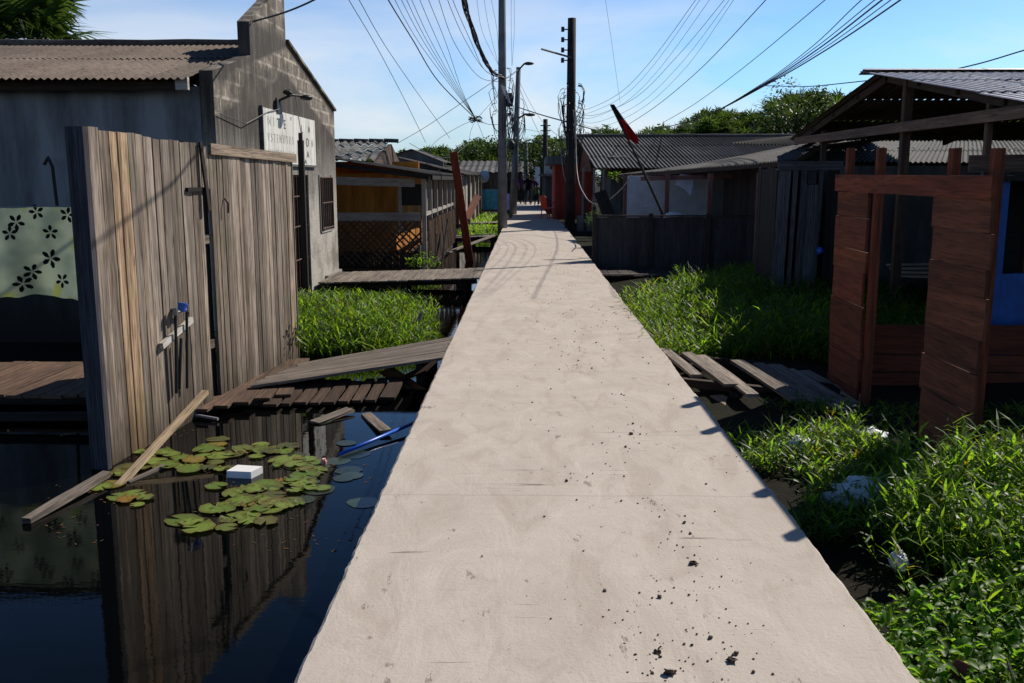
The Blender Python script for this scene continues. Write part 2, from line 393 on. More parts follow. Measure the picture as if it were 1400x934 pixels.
M['rust'] = plain('rusty_iron', (.10, .055, .04), .7, .3, .3, var=.4)
M['white'] = plain('white_plastic', (.74, .73, .70), .55, .4, var=.08)
def mk_sign():
    n = NT('faded_sign'); ob = n.coord('Object'); st = n.noise(n.coord('Object', (1, 9, .8)), 1.2, 5, .65); c = n.mix(n.ramp(st, [(.40, 0), (.62, 1)]), (.74, .73, .68), (.52, .50, .45))
    g = n.noise(ob, 4, 6, .7); c = n.mix(n.ramp(g, [(.54, 0), (.70, .7)]), c, (.34, .32, .27)); n.bump(g, .2, .01); return n.fin(c, .7, .3)
M['sign'] = mk_sign()
M['ink'] = plain('sign_ink', (.10, .10, .10), .8, .2, var=.5, scale=14)
M['inkfaint'] = plain('faded_ink', (.54, .53, .50), .8, .2, var=.25, scale=12)
M['bluepaint'] = plain('blue_paint', (.012, .075, .28), .55, .35, var=.3)
M['cyanpaint'] = plain('turquoise_paint', (.06, .30, .46), .7, .3, var=.3)
M['bluepipe'] = plain('blue_pvc', (.01, .10, .55), .35, .5, var=.1)
M['redplastic'] = plain('red_plastic', (.55, .02, .025), .4, .5, var=.1)
M['flag'] = plain('red_cloth', (.27, .008, .010), .85, .1, var=.2)
M['flagdark'] = plain('black_cloth', (.012, .012, .014), .9, .1, var=.2)
M['bag'] = plain('plastic_bag', (.62, .66, .72), .3, .5, var=.12, scale=14, bump=.6)
M['cloth'] = plain('pale_cloth', (.50, .55, .62), .8, .2, var=.15)
M['skin'] = plain('skin', (.22, .11, .07), .6, .3, var=.1)
M['crumb'] = plain('dry_mud', (.085, .065, .05), .95, .1, var=.4, scale=20)
M['foam'] = plain('styrofoam', (.80, .80, .79), .6, .3, var=.05, scale=60)
M['brick'] = plain('brick_red', (.16, .045, .03), .85, .2, var=.4, scale=20)
M['pink'] = plain('pink_plastic', (.65, .25, .25), .5, .4)
def mk_tablecloth():
    n = NT('printed_tablecloth'); ob = n.coord('Object'); a = n.noise(ob, 3.2, 2); b = n.noise(n.coord('Object', (1, 1, 1), (5, 2, 9)), 4.5, 2)
    c = n.mix(n.ramp(a, [(.45, 0), (.62, 1)]), (.36, .42, .30), (.20, .26, .20)); c = n.mix(n.ramp(b, [(.60, 0), (.68, .8)]), c, (.30, .34, .05))
    n.fin(c, .5, .4); tr = n.new('ShaderNodeBsdfTranslucent'); n.link(c, tr.inputs[0]); mx = n.new('ShaderNodeMixShader'); mx.inputs[0].default_value = .35
    n.link(n.bsdf.outputs[0], mx.inputs[1]); n.link(tr.outputs[0], mx.inputs[2]); n.link(mx.outputs[0], n.out.inputs[0]); return n.mat
M['tablecloth'] = mk_tablecloth()

# ------------------------------------------------------------------ world and sun
EL = radians(38.8); AZ = radians(44.5)     # azimuth from +Y towards +X
SUN = V((cos(EL) * sin(AZ), cos(EL) * cos(AZ), sin(EL)))
w = bpy.data.worlds.new('World'); S.world = w; w.use_nodes = True; wt = w.node_tree; wn = wt.nodes
bg = wn['Background']; sky = wn.new('ShaderNodeTexSky'); sky.sky_type = 'NISHITA'; sky.sun_disc = False
sky.sun_elevation = EL; sky.sun_rotation = AZ; sky.air_density = 1.0; sky.dust_density = .6; sky.ozone_density = 2.2
tc = wn.new('ShaderNodeTexCoord'); mp = wn.new('ShaderNodeMapping'); wt.links.new(tc.outputs['Generated'], mp.inputs[0]); mp.inputs['Scale'].default_value = (1.6, 1.6, 5.5); mp.inputs['Rotation'].default_value = (0, radians(10), 0); mp.inputs['Location'].default_value = (.35, 0, .4)
nz = wn.new('ShaderNodeTexNoise'); wt.links.new(mp.outputs[0], nz.inputs['Vector']); nz.inputs['Scale'].default_value = 1.35; nz.inputs['Detail'].default_value = 8; nz.inputs['Roughness'].default_value = .52; nz.inputs['Distortion'].default_value = .35
rp = wn.new('ShaderNodeValToRGB'); wt.links.new(nz.outputs['Fac'], rp.inputs[0]); rp.color_ramp.elements[0].position = .41; rp.color_ramp.elements[1].position = .62
rp.color_ramp.elements[0].color = (0, 0, 0, 1); rp.color_ramp.elements[1].color = (1, 1, 1, 1)
sep = wn.new('ShaderNodeSeparateXYZ'); wt.links.new(tc.outputs['Generated'], sep.inputs[0])
hz = wn.new('ShaderNodeMapRange'); wt.links.new(sep.outputs['Z'], hz.inputs[0]); hz.inputs[1].default_value = 0.0; hz.inputs[1].default_value = .05; hz.inputs[2].default_value = .25; hz.inputs[3].default_value = 1.0; hz.inputs[4].default_value = .0
ml = wn.new('ShaderNodeMath'); ml.operation = 'MULTIPLY'; wt.links.new(rp.outputs[0], ml.inputs[0]); wt.links.new(hz.outputs[0], ml.inputs[1])
mxc = wn.new('ShaderNodeMix'); mxc.data_type = 'RGBA'; wt.links.new(ml.outputs[0], mxc.inputs[0]); sep_ = wn.new('ShaderNodeSeparateXYZ'); tn_ = wn.new('ShaderNodeMix'); tn_.data_type = 'RGBA'; tn_.blend_type = 'MULTIPLY'; tn_.inputs[0].default_value = 1; wt.links.new(sky.outputs[0], tn_.inputs[6]); tn_.inputs[7].default_value = (.52, .80, 1.14, 1)
gr_ = wn.new('ShaderNodeMapRange'); wt.links.new(tc.outputs['Generated'], sep_.inputs[0]); wt.links.new(sep_.outputs['Z'], gr_.inputs[0]); gr_.inputs[1].default_value = .12; gr_.inputs[2].default_value = .55; gr_.inputs[3].default_value = 1.0; gr_.inputs[4].default_value = .34
dk_ = wn.new('ShaderNodeMix'); dk_.data_type = 'RGBA'; dk_.blend_type = 'MULTIPLY'; dk_.inputs[0].default_value = 1; wt.links.new(tn_.outputs[2], dk_.inputs[6]); wt.links.new(gr_.outputs[0], dk_.inputs[7])
wt.links.new(dk_.outputs[2], mxc.inputs[6]); mxc.inputs[7].default_value = (7.2, 7.4, 7.7, 1)
wt.links.new(mxc.outputs[2], bg.inputs[0]); bg.inputs[1].default_value = .12
sl = bpy.data.lights.new('sun', 'SUN'); sl.energy = 5.0; sl.angle = radians(.5); sl.color = (1, .93, .82)
so = bpy.data.objects.new('sun', sl); COL.objects.link(so); so.rotation_euler = SUN.to_track_quat('Z', 'Y').to_euler(); so.location = (10, 10, 20)
S.view_settings.view_transform = 'Standard'; S.view_settings.look = 'None'; S.view_settings.exposure = 0; S.view_settings.gamma = 1
S.render.engine = 'CYCLES'; S.cycles.use_denoising = True; S.cycles.max_bounces = 6; S.cycles.transparent_max_bounces = 6
S.cycles.sample_clamp_indirect = 4

WZ = -.27      # water level
# ------------------------------------------------------------------ ground and water
def gz(x, y):
    "height of the swamp bed and mud banks"
    n = .10 * h2(x * .45, y * .45) + .05 * h2(x * 1.7, y * 1.7, 3)
    if x > .2:
        z = -.27 + n
        k = min(1, max(0, (x - 1.5) / .8)); z += .10 * k
        if y < 7.2: z = max(z, -.235 + .4 * n)
        if y > 19: z = max(z, -.16 + n * .3)
    else:
        z = -.75 + n
        # left grass island between the two walkways
        if -4.2 < x < -1.0:
            e = min((y - 9.6) / .5, (13.4 - y) / .8, (-1.15 - x) / .45, 1.0)
            z = max(z, -.75 + max(0, e) * .60 + n * .5)
        if y > 26.5: z = max(z, -.75 + min(1, (y - 26.5) / 1) * .57 + n * .5)
    if y > 60: z = -.15
    return z
def ground():
    b = MB()
    xs = []; x = -14.0
    while x < 18: xs.append(x); x += .3
    xs = [-2000, -400, -80, -30] + xs + [18, 30, 80, 400, 2000]
    ys = [-2000, -200, -30]; y = -4.0
    while y < 60: ys.append(y); y += .3 if y < 25 else 1.0
    ys += [60, 90, 200, 600, 3000]
    nx = len(xs)
    for y in ys:
        for x in xs: b.v.append(V((x, y, gz(x, y) if (-14 <= x <= 18 and -4 <= y <= 60) else (-.15 if (y > 20 or x > 3) else -.7))))
    for j in range(len(ys) - 1):
        for i in range(nx - 1):
            A = j * nx + i; b.face([A, A + 1, A + nx + 1, A + nx], [(0, 0)] * 4, 1.0)
    return structure(b.build('ground', M['mud'], smooth=True, origin=(0, 0, 0)))
ground()
b = MB(); b.poly([(-60, -30, WZ), (60, -30, WZ), (60, 60, WZ), (-60, 60, WZ)]); structure(b.build('water', M['water'], origin=(0, 0, WZ)))

# ------------------------------------------------------------------ concrete path
PX0, PX1 = -.745, 1.275
def path():
    b = MB(); ys = []; y = -3.0
    while y < 62: ys.append(y); y += .035 if y < 9 else (.16 if y < 20 else .5)
    n = 16
    for y in ys:
        x0, x1 = (PX0, PX1) if y < 35 else (PX0 + min(1, (y - 35) / 3) * .18, PX1 - min(1, (y - 35) / 3) * .38)
        e0 = x0 + .012 * h2(y * 1.1, 1) + .006 * h2(y * 7, 2) + .004 * h2(y * 27, 2); e1 = x1 + .012 * h2(y * 1.0, 7) + .007 * h2(y * 7, 8) + .005 * h2(y * 27, 8)
        for i in range(n + 1):
            t = i / n; x = e0 + (e1 - e0) * t; z = .004 * h2(x * 2, y * 1.3, 4)
            if i in (0, n): z -= .012 + .008 * h2(y * 9, i)
            if i in (1, n - 1): x += (.014 - (e1 - e0) / n) * (1 if i == 1 else -1)
            b.v.append(V((x, y, z)))
        b.v.append(V((e1 - .01, y, -.16))); b.v.append(V((e0 + .01, y, -.16)))
    k = n + 3
    for j in range(len(ys) - 1):
        for i in range(k):
            A = j * k + i; A2 = j * k + (i + 1) % k; b.face([A, A2, A2 + k, A + k], [(0, 0)] * 4, 1.0)
    b.face(list(range(k))[::-1], [(0, 0)] * k, 1.0)
    y = 1.0
    while y < 50:
        for x in (PX0 + .2, PX1 - .25): b.box(x - .09, x + .09, y - .09, y + .09, -.9, -.15, .8)
        b.box(PX0 + .08, PX1 - .1, y - .08, y + .08, -.30, -.15, .8)
        y += 3.1
    o = b.build('path', M['path'], origin=((PX0 + PX1) / 2, 0, 0)); structure(o)
path()
# broad dirt lane and far ground beyond the path
b = MB(); b.poly([(-2.5, 62, -.02), (3.5, 62, -.02), (6, 90, -.02), (-6, 90, -.02)]); structure(b.build('dirt_road', M['mud']))

# mud crumbs on the concrete
b = MB(); clus = [(880, 890), (915, 905), (1000, 905), (945, 770), (850, 855), (930, 745), (890, 690), (860, 590), (855, 620), (800, 650), (790, 480), (830, 505), (845, 540), (775, 430), (805, 448), (1035, 635), (770, 395), (980, 800), (912, 925), (1010, 860), (760, 370), (905, 810), (800, 835), (780, 500), (815, 470)]
for (px, py) in clus:
    c = at(px, py, z=0)
    for k in range(random.randint(5, 16)):
        r = abs(random.gauss(0, 1)); q = c + V((random.gauss(0, .07), random.gauss(0, .10), 0)); s_ = U(.0015, .005) * (1 + .9 * (R() < .12))
        b.blob(q + V((0, 0, s_ * .5)), (s_, s_ * U(.6, 1.3), s_ * .7), seed=R() * 90, n=6, rough=.8)
for k in range(260):
    y = 1.2 + 22 * R() ** 1.6; x = random.gauss(.55, .38); x = min(max(x, -.7), 1.24); s_ = U(.0015, .006) * (1 + y * .03)
    b.blob((x, y, s_ * .5), (s_, s_ * U(.6, 1.3), s_ * .7), seed=R() * 90, n=5, rough=.8)
tag(b.build('mud_crumbs', M['crumb']), 'scattered crumbs of dry dark mud on the concrete path', 'mud', kind='stuff')
for i, (px, py, s_, lb) in enumerate([(915, 922, .015, 'largest mud lump, near the bottom edge of the path'), (948, 771, .013, 'dark mud lump in mid path beside the scattered crumbs'), (862, 594, .011, 'small mud lump on the path below the plank bridge end'), (999, 905, .012, 'flat mud lump near the right edge of the path foreground'), (899, 893, .010, 'small round mud lump just left of the flat one')]):
    b = MB(); c = at(px, py, z=0); b.blob(c + V((0, 0, s_ * .4)), (s_ * 1.3, s_, s_ * .7), seed=i * 3.3, n=10, rough=1.4)
    tag(b.build('mud_lump', M['crumb'], smooth=False), lb, 'mud lump', 'mud lumps on the path')

# ------------------------------------------------------------------ left plank fence
def fence():
    A = V((-2.73, 5.9, 0)); B = V((-2.33, 9.55, 0)); D = (B - A); L = D.length; d = D / L; nrm = V((d.y, -d.x, 0))
    root = thing('plank_fence', A + V((0, 0, WZ)), 'tall weathered vertical plank fence standing in the water', 'fence')
    def pt(s, z, o=0): p = A + d * s + nrm * o; return V((p.x, p.y, z))
    def top(s):
        return 1.90 - .036 * s if s < 1.78 else 1.80 - .02 * (s - 1.78)
    b = MB(); s = .06; door0, door1 = 1.36, 1.78
    while s < L - .01:
        w_ = U(.085, .15) if s < 1.3 else U(.06, .11)
        if s < door0 < s + w_: w_ = door0 - s
        if s < door1 < s + w_: w_ = door1 - s + .001
        w_ = min(w_, L - s)
        if s < 1.635 < s + w_: w_ = 1.6351 - s
        if w_ < .015: s += w_ + .001; continue
        sm = s + w_ / 2; bot = -.33 if s < 1.4 else -.28
        tz = top(sm) + U(-.008, .008)
        if 1.62 < sm < 1.81: bot = 1.50
        col = U(.55, 1.35); tn = U(-.02, .05); c3 = (col * (1 + tn), col, col * (1 - tn))
        if .28 < s < .42: c3 = (1.5, 1.28, 1.0)
        o = U(-.006, .006)
        b.beam(pt(sm, bot, o), pt(sm + U(-.006, .006), tz, o), w_ - U(.004, .014), .022, nrm, c3, jit=.0025, segs=6, warp=.003)
        s += w_
    b.build('plank_panel', M['fence'], root)
    b = MB(); b.beam(pt(0, -.5, -.02), pt(0, 1.90, -.02), .115, .05, d, (.55, .55, .62)); b.build('post', M['greyplank'], root)
    b = MB(); b.beam(pt(1.715, -.4, -.05), pt(1.715, 1.50, -.05), .19, .03, nrm, (.45, .42, .42)); b.build('post', M['dark'], root)
    b = MB(); b.beam(pt(1.34, 1.50, .012), pt(1.70, 1.50, .012), .045, .03, (0, 0, 1), .28); b.build('header', M['dark'], root)
    b = MB(); b.beam(pt(1.78, 1.815, .024), pt(L + .06, 1.775, .024), .026, .085, (0, 0, 1), (1.3, 1.2, 1.05), jit=.003); b.build('top_rail', M['deck'], root)
    # back rails
    for z in (.25, 1.1): b = MB(); b.beam(pt(.02, z, -.035), pt(L, z, -.035), .04, .07, (0, 0, 1), .8); b.build('rail', M['fence'], root)
    b = MB(); b.beam(pt(1.60, 1.86, .03), pt(1.64, 1.33, .055), .045, .016, nrm, (.6, .5, .5), jit=.003, segs=4, warp=.006); b.build('hanging_lath', M['dark'], root)
    b = MB(); b.tube([pt(2.02, 1.42, .02), pt(2.015, 1.38, .05), pt(2.01, 1.30, .05)], .008, 6); b.build('latch', M['rust'], root)
    # water tap assembly
    t = thing('water_tap', pt(.98, .25, .03), 'blue topped water meter with pipes on a white batten on the fence', 'water meter')
    b = MB(); b.beam(pt(.78, .40, .034), pt(1.27, .52, .034), .03, .045, (0, 0, 1), (1.3, 1.3, 1.3)); b.build('batten', M['whitewood'], t)
    b = MB()
    for (s0, z0, s1, z1) in ((.95, .62, .93, .02), (1.13, .62, 1.10, .02), (1.01, .42, .98, .04)):
        b.tube([pt(s0, z0, .07), pt((s0 + s1) / 2, (z0 + z1) / 2, .06), pt(s1, z1, .05)], .011, 7)
    b.build('pipe', M['black'], t)
    b = MB(); b.tube([pt(.95, .62, .07), pt(1.13, .62, .07)], .013, 7); b.tube([pt(.95, .60, .07), pt(.95, .655, .07)], .02, 8); b.tube([pt(1.13, .60, .07), pt(1.13, .655, .07)], .02, 8); b.build('fitting', M['steel'], t)
    b = MB(); b.tube([pt(1.04, .62, .07), pt(1.05, .665, .078)], .032, 14); b.tube([pt(1.05, .666, .078), pt(1.052, .678, .08)], .035, 14); b.build('meter_cap', M['bluepipe'], t)
    return pt
fpt = fence()
# post standing behind with a cable; the lath in the water; the broken beam
b = MB(); b.beam(at(155, 672, z=WZ - .02), at(281, 536, Y=6.75), .045, .03, (0, 0, 1), (1.25, 1.2, 1.1), jit=.002)
tag(b.build('loose_lath', M['pale']), 'pale sawn lath leaning from the water against the fence foot', 'lath')
b = MB(); b.beam(at(36, 712, z=WZ + .02), at(146, 648, z=WZ + .04), .055, .035, (0, 0, 1), 1.0, jit=.006, segs=3, warp=.006)
tag(b.build('broken_beam', M['deck']), 'broken grey beam floating at the fence corner', 'beam')
b = MB(); b.beam(at(175, 660, z=WZ + .0), at(225, 637, z=WZ + .01), .03, .02, (0, 0, 1), .8)
tag(b.build('floating_stick', M['deck']), 'thin grey stick floating among the lily pads', 'stick')
b = MB(); b.tube([at(258, 566, Y=7.2), at(298, 573, Y=7.1)], .012, 7)
tag(b.build('pipe_stub', M['wiregrey']), 'short grey pipe stub sticking out under the plank deck', 'pipe')

# ------------------------------------------------------------------ left decks and ramp
def deck(name, label, cat, a0, a1, b0, b1, wid=(.10, .15), mat='deck', gap=.012, th=.025, beams=True, piles=True, across=True, colr=(.75, 1.15), overhang=.03):
    "boards from side a (a0-a1) to side b (b0-b1); laid one after the other from 0 to 1"
    a0, a1, b0, b1 = V(a0), V(a1), V(b0), V(b1); L = ((a1 - a0).length + (b1 - b0).length) / 2
    root = thing(name, V(((a0.x + b1.x) / 2, (a0.y + b1.y) / 2, min(a0.z, b1.z) - .2)), label, cat)
    b = MB(); s = 0.0
    while s < L - .03:
        w_ = U(*wid); t = (s + w_ / 2) / L
        if t > 1: break
        p = a0.lerp(a1, t); q = b0.lerp(b1, t); dd = (q - p).normalized(); g = V((0, 0, U(-.004, .004)))
        b.beam(p - dd * U(0, overhang) + g, q + dd * U(0, overhang) + g, w_ - gap, th, (0, 0, 1), U(*colr), jit=.003, segs=3, warp=.002); s += w_
    b.build('deck_boards', M[mat], root)
    if beams:
        for t in (.12, .88):
            bb = MB(); p = a0.lerp(b0, t); q = a1.lerp(b1, t); z = V((0, 0, th / 2 + .045)); bb.beam(p - z, q - z, .05, .09, (0, 0, 1), .7); bb.build('bearer', M['dark'], root)
    if piles:
        for t in (.12, .88):
            for s in (.08, .5, .92):
                p = a0.lerp(b0, t).lerp(a1.lerp(b1, t), s); bb = MB(); bb.beam((p.x, p.y, -.85), (p.x, p.y, p.z - .03), .08, .08, (0, 1, 0), .7); bb.build('pile', M['dark'], root)
    return root
# ramp: boards run from the fence deck to the path
deck('sunken_deck', 'dark collapsed deck boards between the fence deck and the ramp', 'deck', (-2.3, 7.55, -.235), (-1.1, 7.75, -.225), (-2.3, 8.1, -.22), (-1.1, 8.3, -.20), (.10, .16), 'brown', gap=.03, colr=(.6, 1.1), overhang=.12)
deck('plank_ramp', 'ramp of long grey boards rising from the fence deck to the path', 'ramp', (-2.35, 7.9, -.17), (-2.15, 9.0, -.19), (-.76, 8.40, -.02), (-.76, 9.5, -.02), (.085, .12), gap=.008, colr=(.85, 1.1))
deck('fence_deck', 'small brown plank deck at the foot of the fence', 'deck', (-2.62, 7.15, -.205), (-1.98, 7.75, -.205), (-2.55, 9.1, -.205), (-2.2, 9.3, -.205), (.10, .14), 'brown', colr=(1.2, 2.0))
# broken planks under the ramp
for i, (a_, b_, lb, m_) in enumerate([((528, 505), (575, 540), 'broken orange brown board hanging under the ramp', 'pale'), ((545, 520), (590, 500), 'dark splintered board under the ramp by the path', 'brown')]):
    b = MB(); b.beam(at(*a_, Y=8.6), at(*b_, Y=8.2), .16, .02, (0, -.6, 1), (.6, .38, .25), jit=.02); tag(b.build('broken_board', M[m_]), lb, 'board')
for i, (a_, b_, w_, lb) in enumerate([((430, 578), (478, 560), .10, 'half sunken grey board in the dark water below the ramp'), ((500, 566), (528, 590), .07, 'short floating board end between the ramp and the blue pipe'), ((560, 470), (585, 420), .05, 'splintered lath standing up beside the grass and the path')]):
    b = MB(); p = at(*a_, z=WZ + .01); q = at(*b_, z=WZ + .03) if i < 2 else p + V((.12, .2, .32)); b.beam(p, q, w_, .02, (0, -.2, 1), 1.0, jit=.008); tag(b.build('floating_board' if i < 2 else 'lath', M['deck']), lb, 'board')
b = MB(); b.tube([at(464, 621, z=WZ + .02), at(510, 602, z=WZ + .03), at(566, 578, z=WZ + .05)], .014, 8)
tag(b.build('water_pipe', M['bluepipe'], smooth=True), 'bright blue plastic pipe lying in the water beside the path', 'pipe')
deck('house_walkway', 'grey plank walkway from the concrete house to the path', 'walkway', (-3.35, 15.2, -.10), (-.80, 15.3, -.03), (-3.35, 16.9, -.10), (-.80, 17.0, -.03), (.12, .18), colr=(.95, 1.35))
deck('back_walkway', 'narrow grey walkway beyond the orange house porch', 'walkway', (-2.1, 26.2, -.08), (-.85, 26.4, -.04), (-2.1, 27.2, -.08), (-.85, 27.4, -.04), (.15, .2), colr=(.9, 1.3))
deck('far_walkway', 'far plank walkway leading to the pale wooden house', 'walkway', (-2.3, 33.2, -.02), (-.9, 33.2, 0), (-2.3, 34.2, -.02), (-.9, 34.2, 0), (.15, .2), colr=(.9, 1.3))
deck('yard_deck', 'long weathered deck behind the fence under the tablecloth', 'deck', (-9.0, 7.35, -.13), (-2.9, 7.35, -.13), (-9.0, 8.7, -.13), (-2.9, 8.7, -.13), (.12, .18), 'brown', colr=(1.4, 2.3))
b = MB(); b.beam(at(-60, 570, Y=6.9), at(120, 569, Y=6.9), .05, .06, (0, 0, 1), .6); tag(b.build('low_rail', M['dark']), 'dark horizontal rail just above the water left of the fence', 'rail')

# ------------------------------------------------------------------ tablecloth on the line
def tablecloth():
    Y0 = 7.7; a = at(-160, 283, Y=Y0); c = at(104, 286, Y=Y0); zt = a.z; zb = at(50, 408, Y=Y0).z; x0, x1 = a.x, c.x
    def f(x, z): k = (zt - z) / (zt - zb); return V((x, Y0 + .07 * k * sin(x * 8 + 2 * k) + .02 * sin(x * 19 + z * 3) * k + .01 * h2(x * 5, z * 5), z))
    root = thing('tablecloth', (x1, Y0, zb), 'green flower printed tablecloth hanging behind the fence', 'tablecloth')
    b = MB(); nx, nzz = 60, 18
    for j in range(nzz + 1):
        for i in range(nx + 1):
            x = x0 + (x1 - x0) * i / nx; z = zt + (zb - zt) * j / nzz - (.02 * sin(x * 5) if j == nzz else 0) - .02 * (j > nzz - 2) * h2(x * 9); b.v.append(f(x, z))
    for j in range(nzz):
        for i in range(nx):
            A = j * (nx + 1) + i; b.face([A, A + 1, A + nx + 2, A + nx + 1], [(0, 0)] * 4, 1.0)
    fl = []
    for (px, py) in ((23, 304), (50, 290), (68, 318), (16, 319), (67, 354), (42, 372), (32, 388), (84, 384), (92, 294), (-10, 345), (-40, 300), (-30, 380), (-70, 330), (-90, 375), (-110, 300)):
        fl.append((at(px, py, Y=Y0), U(.062, .085), U(0, 6)))
    for (p, r, a0) in fl:
        for k in range(5):
            t = a0 + k * 2 * pi / 5; d = V((cos(t), 0, sin(t))); q = V((-sin(t), 0, cos(t)))
            pts = [p + d * (r * .12), p + d * (r * .55) + q * (r * .24), p + d * (r * .9) + q * (r * .16), p + d * r, p + d * (r * .9) - q * (r * .16), p + d * (r * .55) - q * (r * .24)]
            b.poly([f(u.x, u.z) + V((0, -.004, 0)) for u in pts], 1.0, 1)
    b.build('cloth', [M['tablecloth'], M['flagdark']], root, smooth=True)
    b = MB(); b.tube([(x0 - 1, Y0, zt + .02), (x1 - .7, Y0, zt - .003), (x1 + .2, Y0, zt + .01)], .004, 5); tag(b.build('clothesline', M['wiregrey']), 'thin line carrying the flowered tablecloth', 'clothesline')
tablecloth()
b = MB(); q = at(70, 222, Y=10.4); b.tube([(q.x - .1, 10.45, q.z - .02), (q.x - .03, 10.40, q.z + .05), (q.x + .02, 10.38, q.z - .05), (q.x + .05, 10.4, q.z - 1.1)], .018, 8)
tag(b.build('vent_pipe', M['poledark']), 'bent dark pipe on the shaded house wall above the tablecloth', 'pipe')

# ------------------------------------------------------------------ left concrete house with gable
def block_house():
    X = -3.4; y0, y1, ym = 10.6, 17.2, 13.9
    root = thing('block_house', (X - 4, ym, -.3), 'stained concrete block house with stepped gable and brown corrugated roof', 'house')
    def rz(y): return 3.47 - (3.47 - 2.73) * abs(y - ym) / (ym - y0)
    # gable wall, cut in vertical strips around door and window
    b = MB(); ds = [(13.9, 15.0, -.3, 1.62), (15.8, 16.7, .74, 1.58)]
    cuts = sorted({y0, 12.1, 13.9, 15.0, 15.8, 16.7, y1})
    for a, c in zip(cuts[:-1], cuts[1:]):
        op = [o for o in ds if abs(o[0] - a) < 1e-6]
        if op:
            o = op[0]
            if o[2] > -.3: b.prism([(X - .15, a, -.3), (X - .15, c, -.3), (X - .15, c, o[2]), (X - .15, a, o[2])], (.15, 0, 0))
            b.prism([(X - .15, a, o[3]), (X - .15, c, o[3]), (X - .15, c, rz(c)), (X - .15, a, rz(a))], (.15, 0, 0))
        elif abs(a - 12.1) < 1e-6:
            b.prism([(X - .15, 12.1, -.3), (X - .15, 13.9, -.3), (X - .15, 13.9, 4.24), (X - .15, 13.6, 4.22), (X - .15, 13.0, 3.86), (X - .15, 12.1, 3.47)], (.15, 0, 0))
        else: b.prism([(X - .15, a, -.3), (X - .15, c, -.3), (X - .15, c, rz(c)), (X - .15, a, rz(a))], (.15, 0, 0))
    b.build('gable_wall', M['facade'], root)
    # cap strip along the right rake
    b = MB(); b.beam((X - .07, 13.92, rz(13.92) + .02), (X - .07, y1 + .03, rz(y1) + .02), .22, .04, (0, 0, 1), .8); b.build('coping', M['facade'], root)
    b = MB(); b.box(-15, X - .153, y0, y0 + .15, .42, 2.56); b.build('side_wall', M['housewall'], root)
    b = MB(); b.box(-15, X - .153, y0 + .02, y0 + .14, -.9, .418, .35); b.build('painted_shade_band', M['greywall'], root)  # black shadow under the house, painted as a dark band below the wall
    b = MB(); b.box(-15, X - .153, y1 - .15, y1, -.9, 2.5); b.box(-15, -14.85, y0 + .15, y1 - .15, -.9, 2.5); b.build('back_wall', M['greywall'], root)
    b = MB(); b.corr((-15, 10.15, 2.60), (X - .17, 10.15, 2.60), (X - .17, ym, 3.43), (-15, ym, 3.43), pitch=.080, amp=.012, rows=2, sub=6, lo=.75, hi=1.25, sheet=1.1, sag=.05)
    b.corr((-15, 17.5, 2.62), (X - .17, 17.5, 2.62), (X - .17, ym, 3.43), (-15, ym, 3.43), pitch=.16, amp=.015, rows=2, sub=4)
    b.build('roof', M['fibre'], root)
    b = MB(); b.tube([(-15 + i * .6, ym, 3.455 + .01 * (i % 2)) for i in range(20)], .05, 7); b.build('ridge_cap', M['fibre'], root)
    b = MB(); b.beam((-15, 10.36, 2.55), (X - .30, 10.36, 2.55), .05, .10, (0, 0, 1), .6); b.build('eave_beam', M['brown'], root)
    b = MB(); b.box(X - .30, X - .17, 10.28, 10.34, 2.50, 2.63); b.build('beam_end', M['whitewood'], root)
    # door and window grilles
    for (nm, a, c, z0, z1, nb) in (('door_grille', 13.9, 15.0, -.08, 1.60, 7), ('window_grille', 15.8, 16.7, .74, 1.58, 6)):
        b = MB(); x = X + (.03 if nm[0] == 'w' else -.04)
        for i in range(nb + 1): y = a + (c - a) * i / nb; b.tube([(x, y, z0 - (.04 if nm[0] == 'w' else 0)), (x, y, z1)], .010 if 0 < i < nb else .018, 6)
        for z in ([z0, (z0 + z1) / 2, z1] if nm[0] == 'w' else [.35, .85, 1.30, 1.60]): b.tube([(x, a, z), (x, c, z)], .012, 6)
        b.build(nm, M['rust'], root)
    b = MB()
    b.box(X - .1, X + .02, 15.74, 15.798, .70, 1.62); b.box(X - .1, X + .02, 15.802 + .08, 15.80 + .12, .742, 1.578); b.box(X - .1, X + .02, 16.702, 16.76, .70, 1.62); b.box(X - .1, X + .02, 15.799, 16.701, .67, .738); b.build('window_frame', M['palewall'], root)
    b = MB(); b.box(X - .03, X + .06, 16.0, 17.2, -.18, -.06, 1.6); b.build('sill_slab', M['palewall'], root)
    # inside floor so the openings read as a dark room
    b = MB(); b.box(-14.8, X - .2, y0 + .2, y1 - .2, -.25, -.12, .5); b.build('floor_slab', M['greywall'], root)
    # the sign board
    sg = thing('sign_board', (X + .02, 13.9, 1.76), 'faded white sign board with flaking letters on the gable', 'sign')
    b = MB(); b.box(X + .004, X + .035, 12.4, 15.45, 1.77, 2.47); b.build('board', M['sign'], sg)
    b = MB(); b.box(X + .002, X + .045, 12.37, 12.398, 1.75, 2.49); b.box(X + .002, X + .045, 12.398, 15.47, 1.738, 1.768); b.build('frame', M['ink'], sg)
    def txt(s, y, z, size, mat, sp=1.0, nm='lettering', sx=1.0):
        c = bpy.data.curves.new(nm, 'FONT'); c.body = s; c.size = size; c.extrude = .001; c.space_character = sp; c.materials.append(mat)
        tmp = bpy.data.objects.new(nm, c); COL.objects.link(tmp); me = bpy.data.meshes.new_from_object(tmp.evaluated_get(bpy.context.evaluated_depsgraph_get())); bpy.data.objects.remove(tmp)
        ca = me.color_attributes.new('tint', 'FLOAT_COLOR', 'CORNER'); ca.data.foreach_set('color', [1.0] * 4 * len(me.loops))
        o = bpy.data.objects.new(nm, me); COL.objects.link(o); o.parent = sg
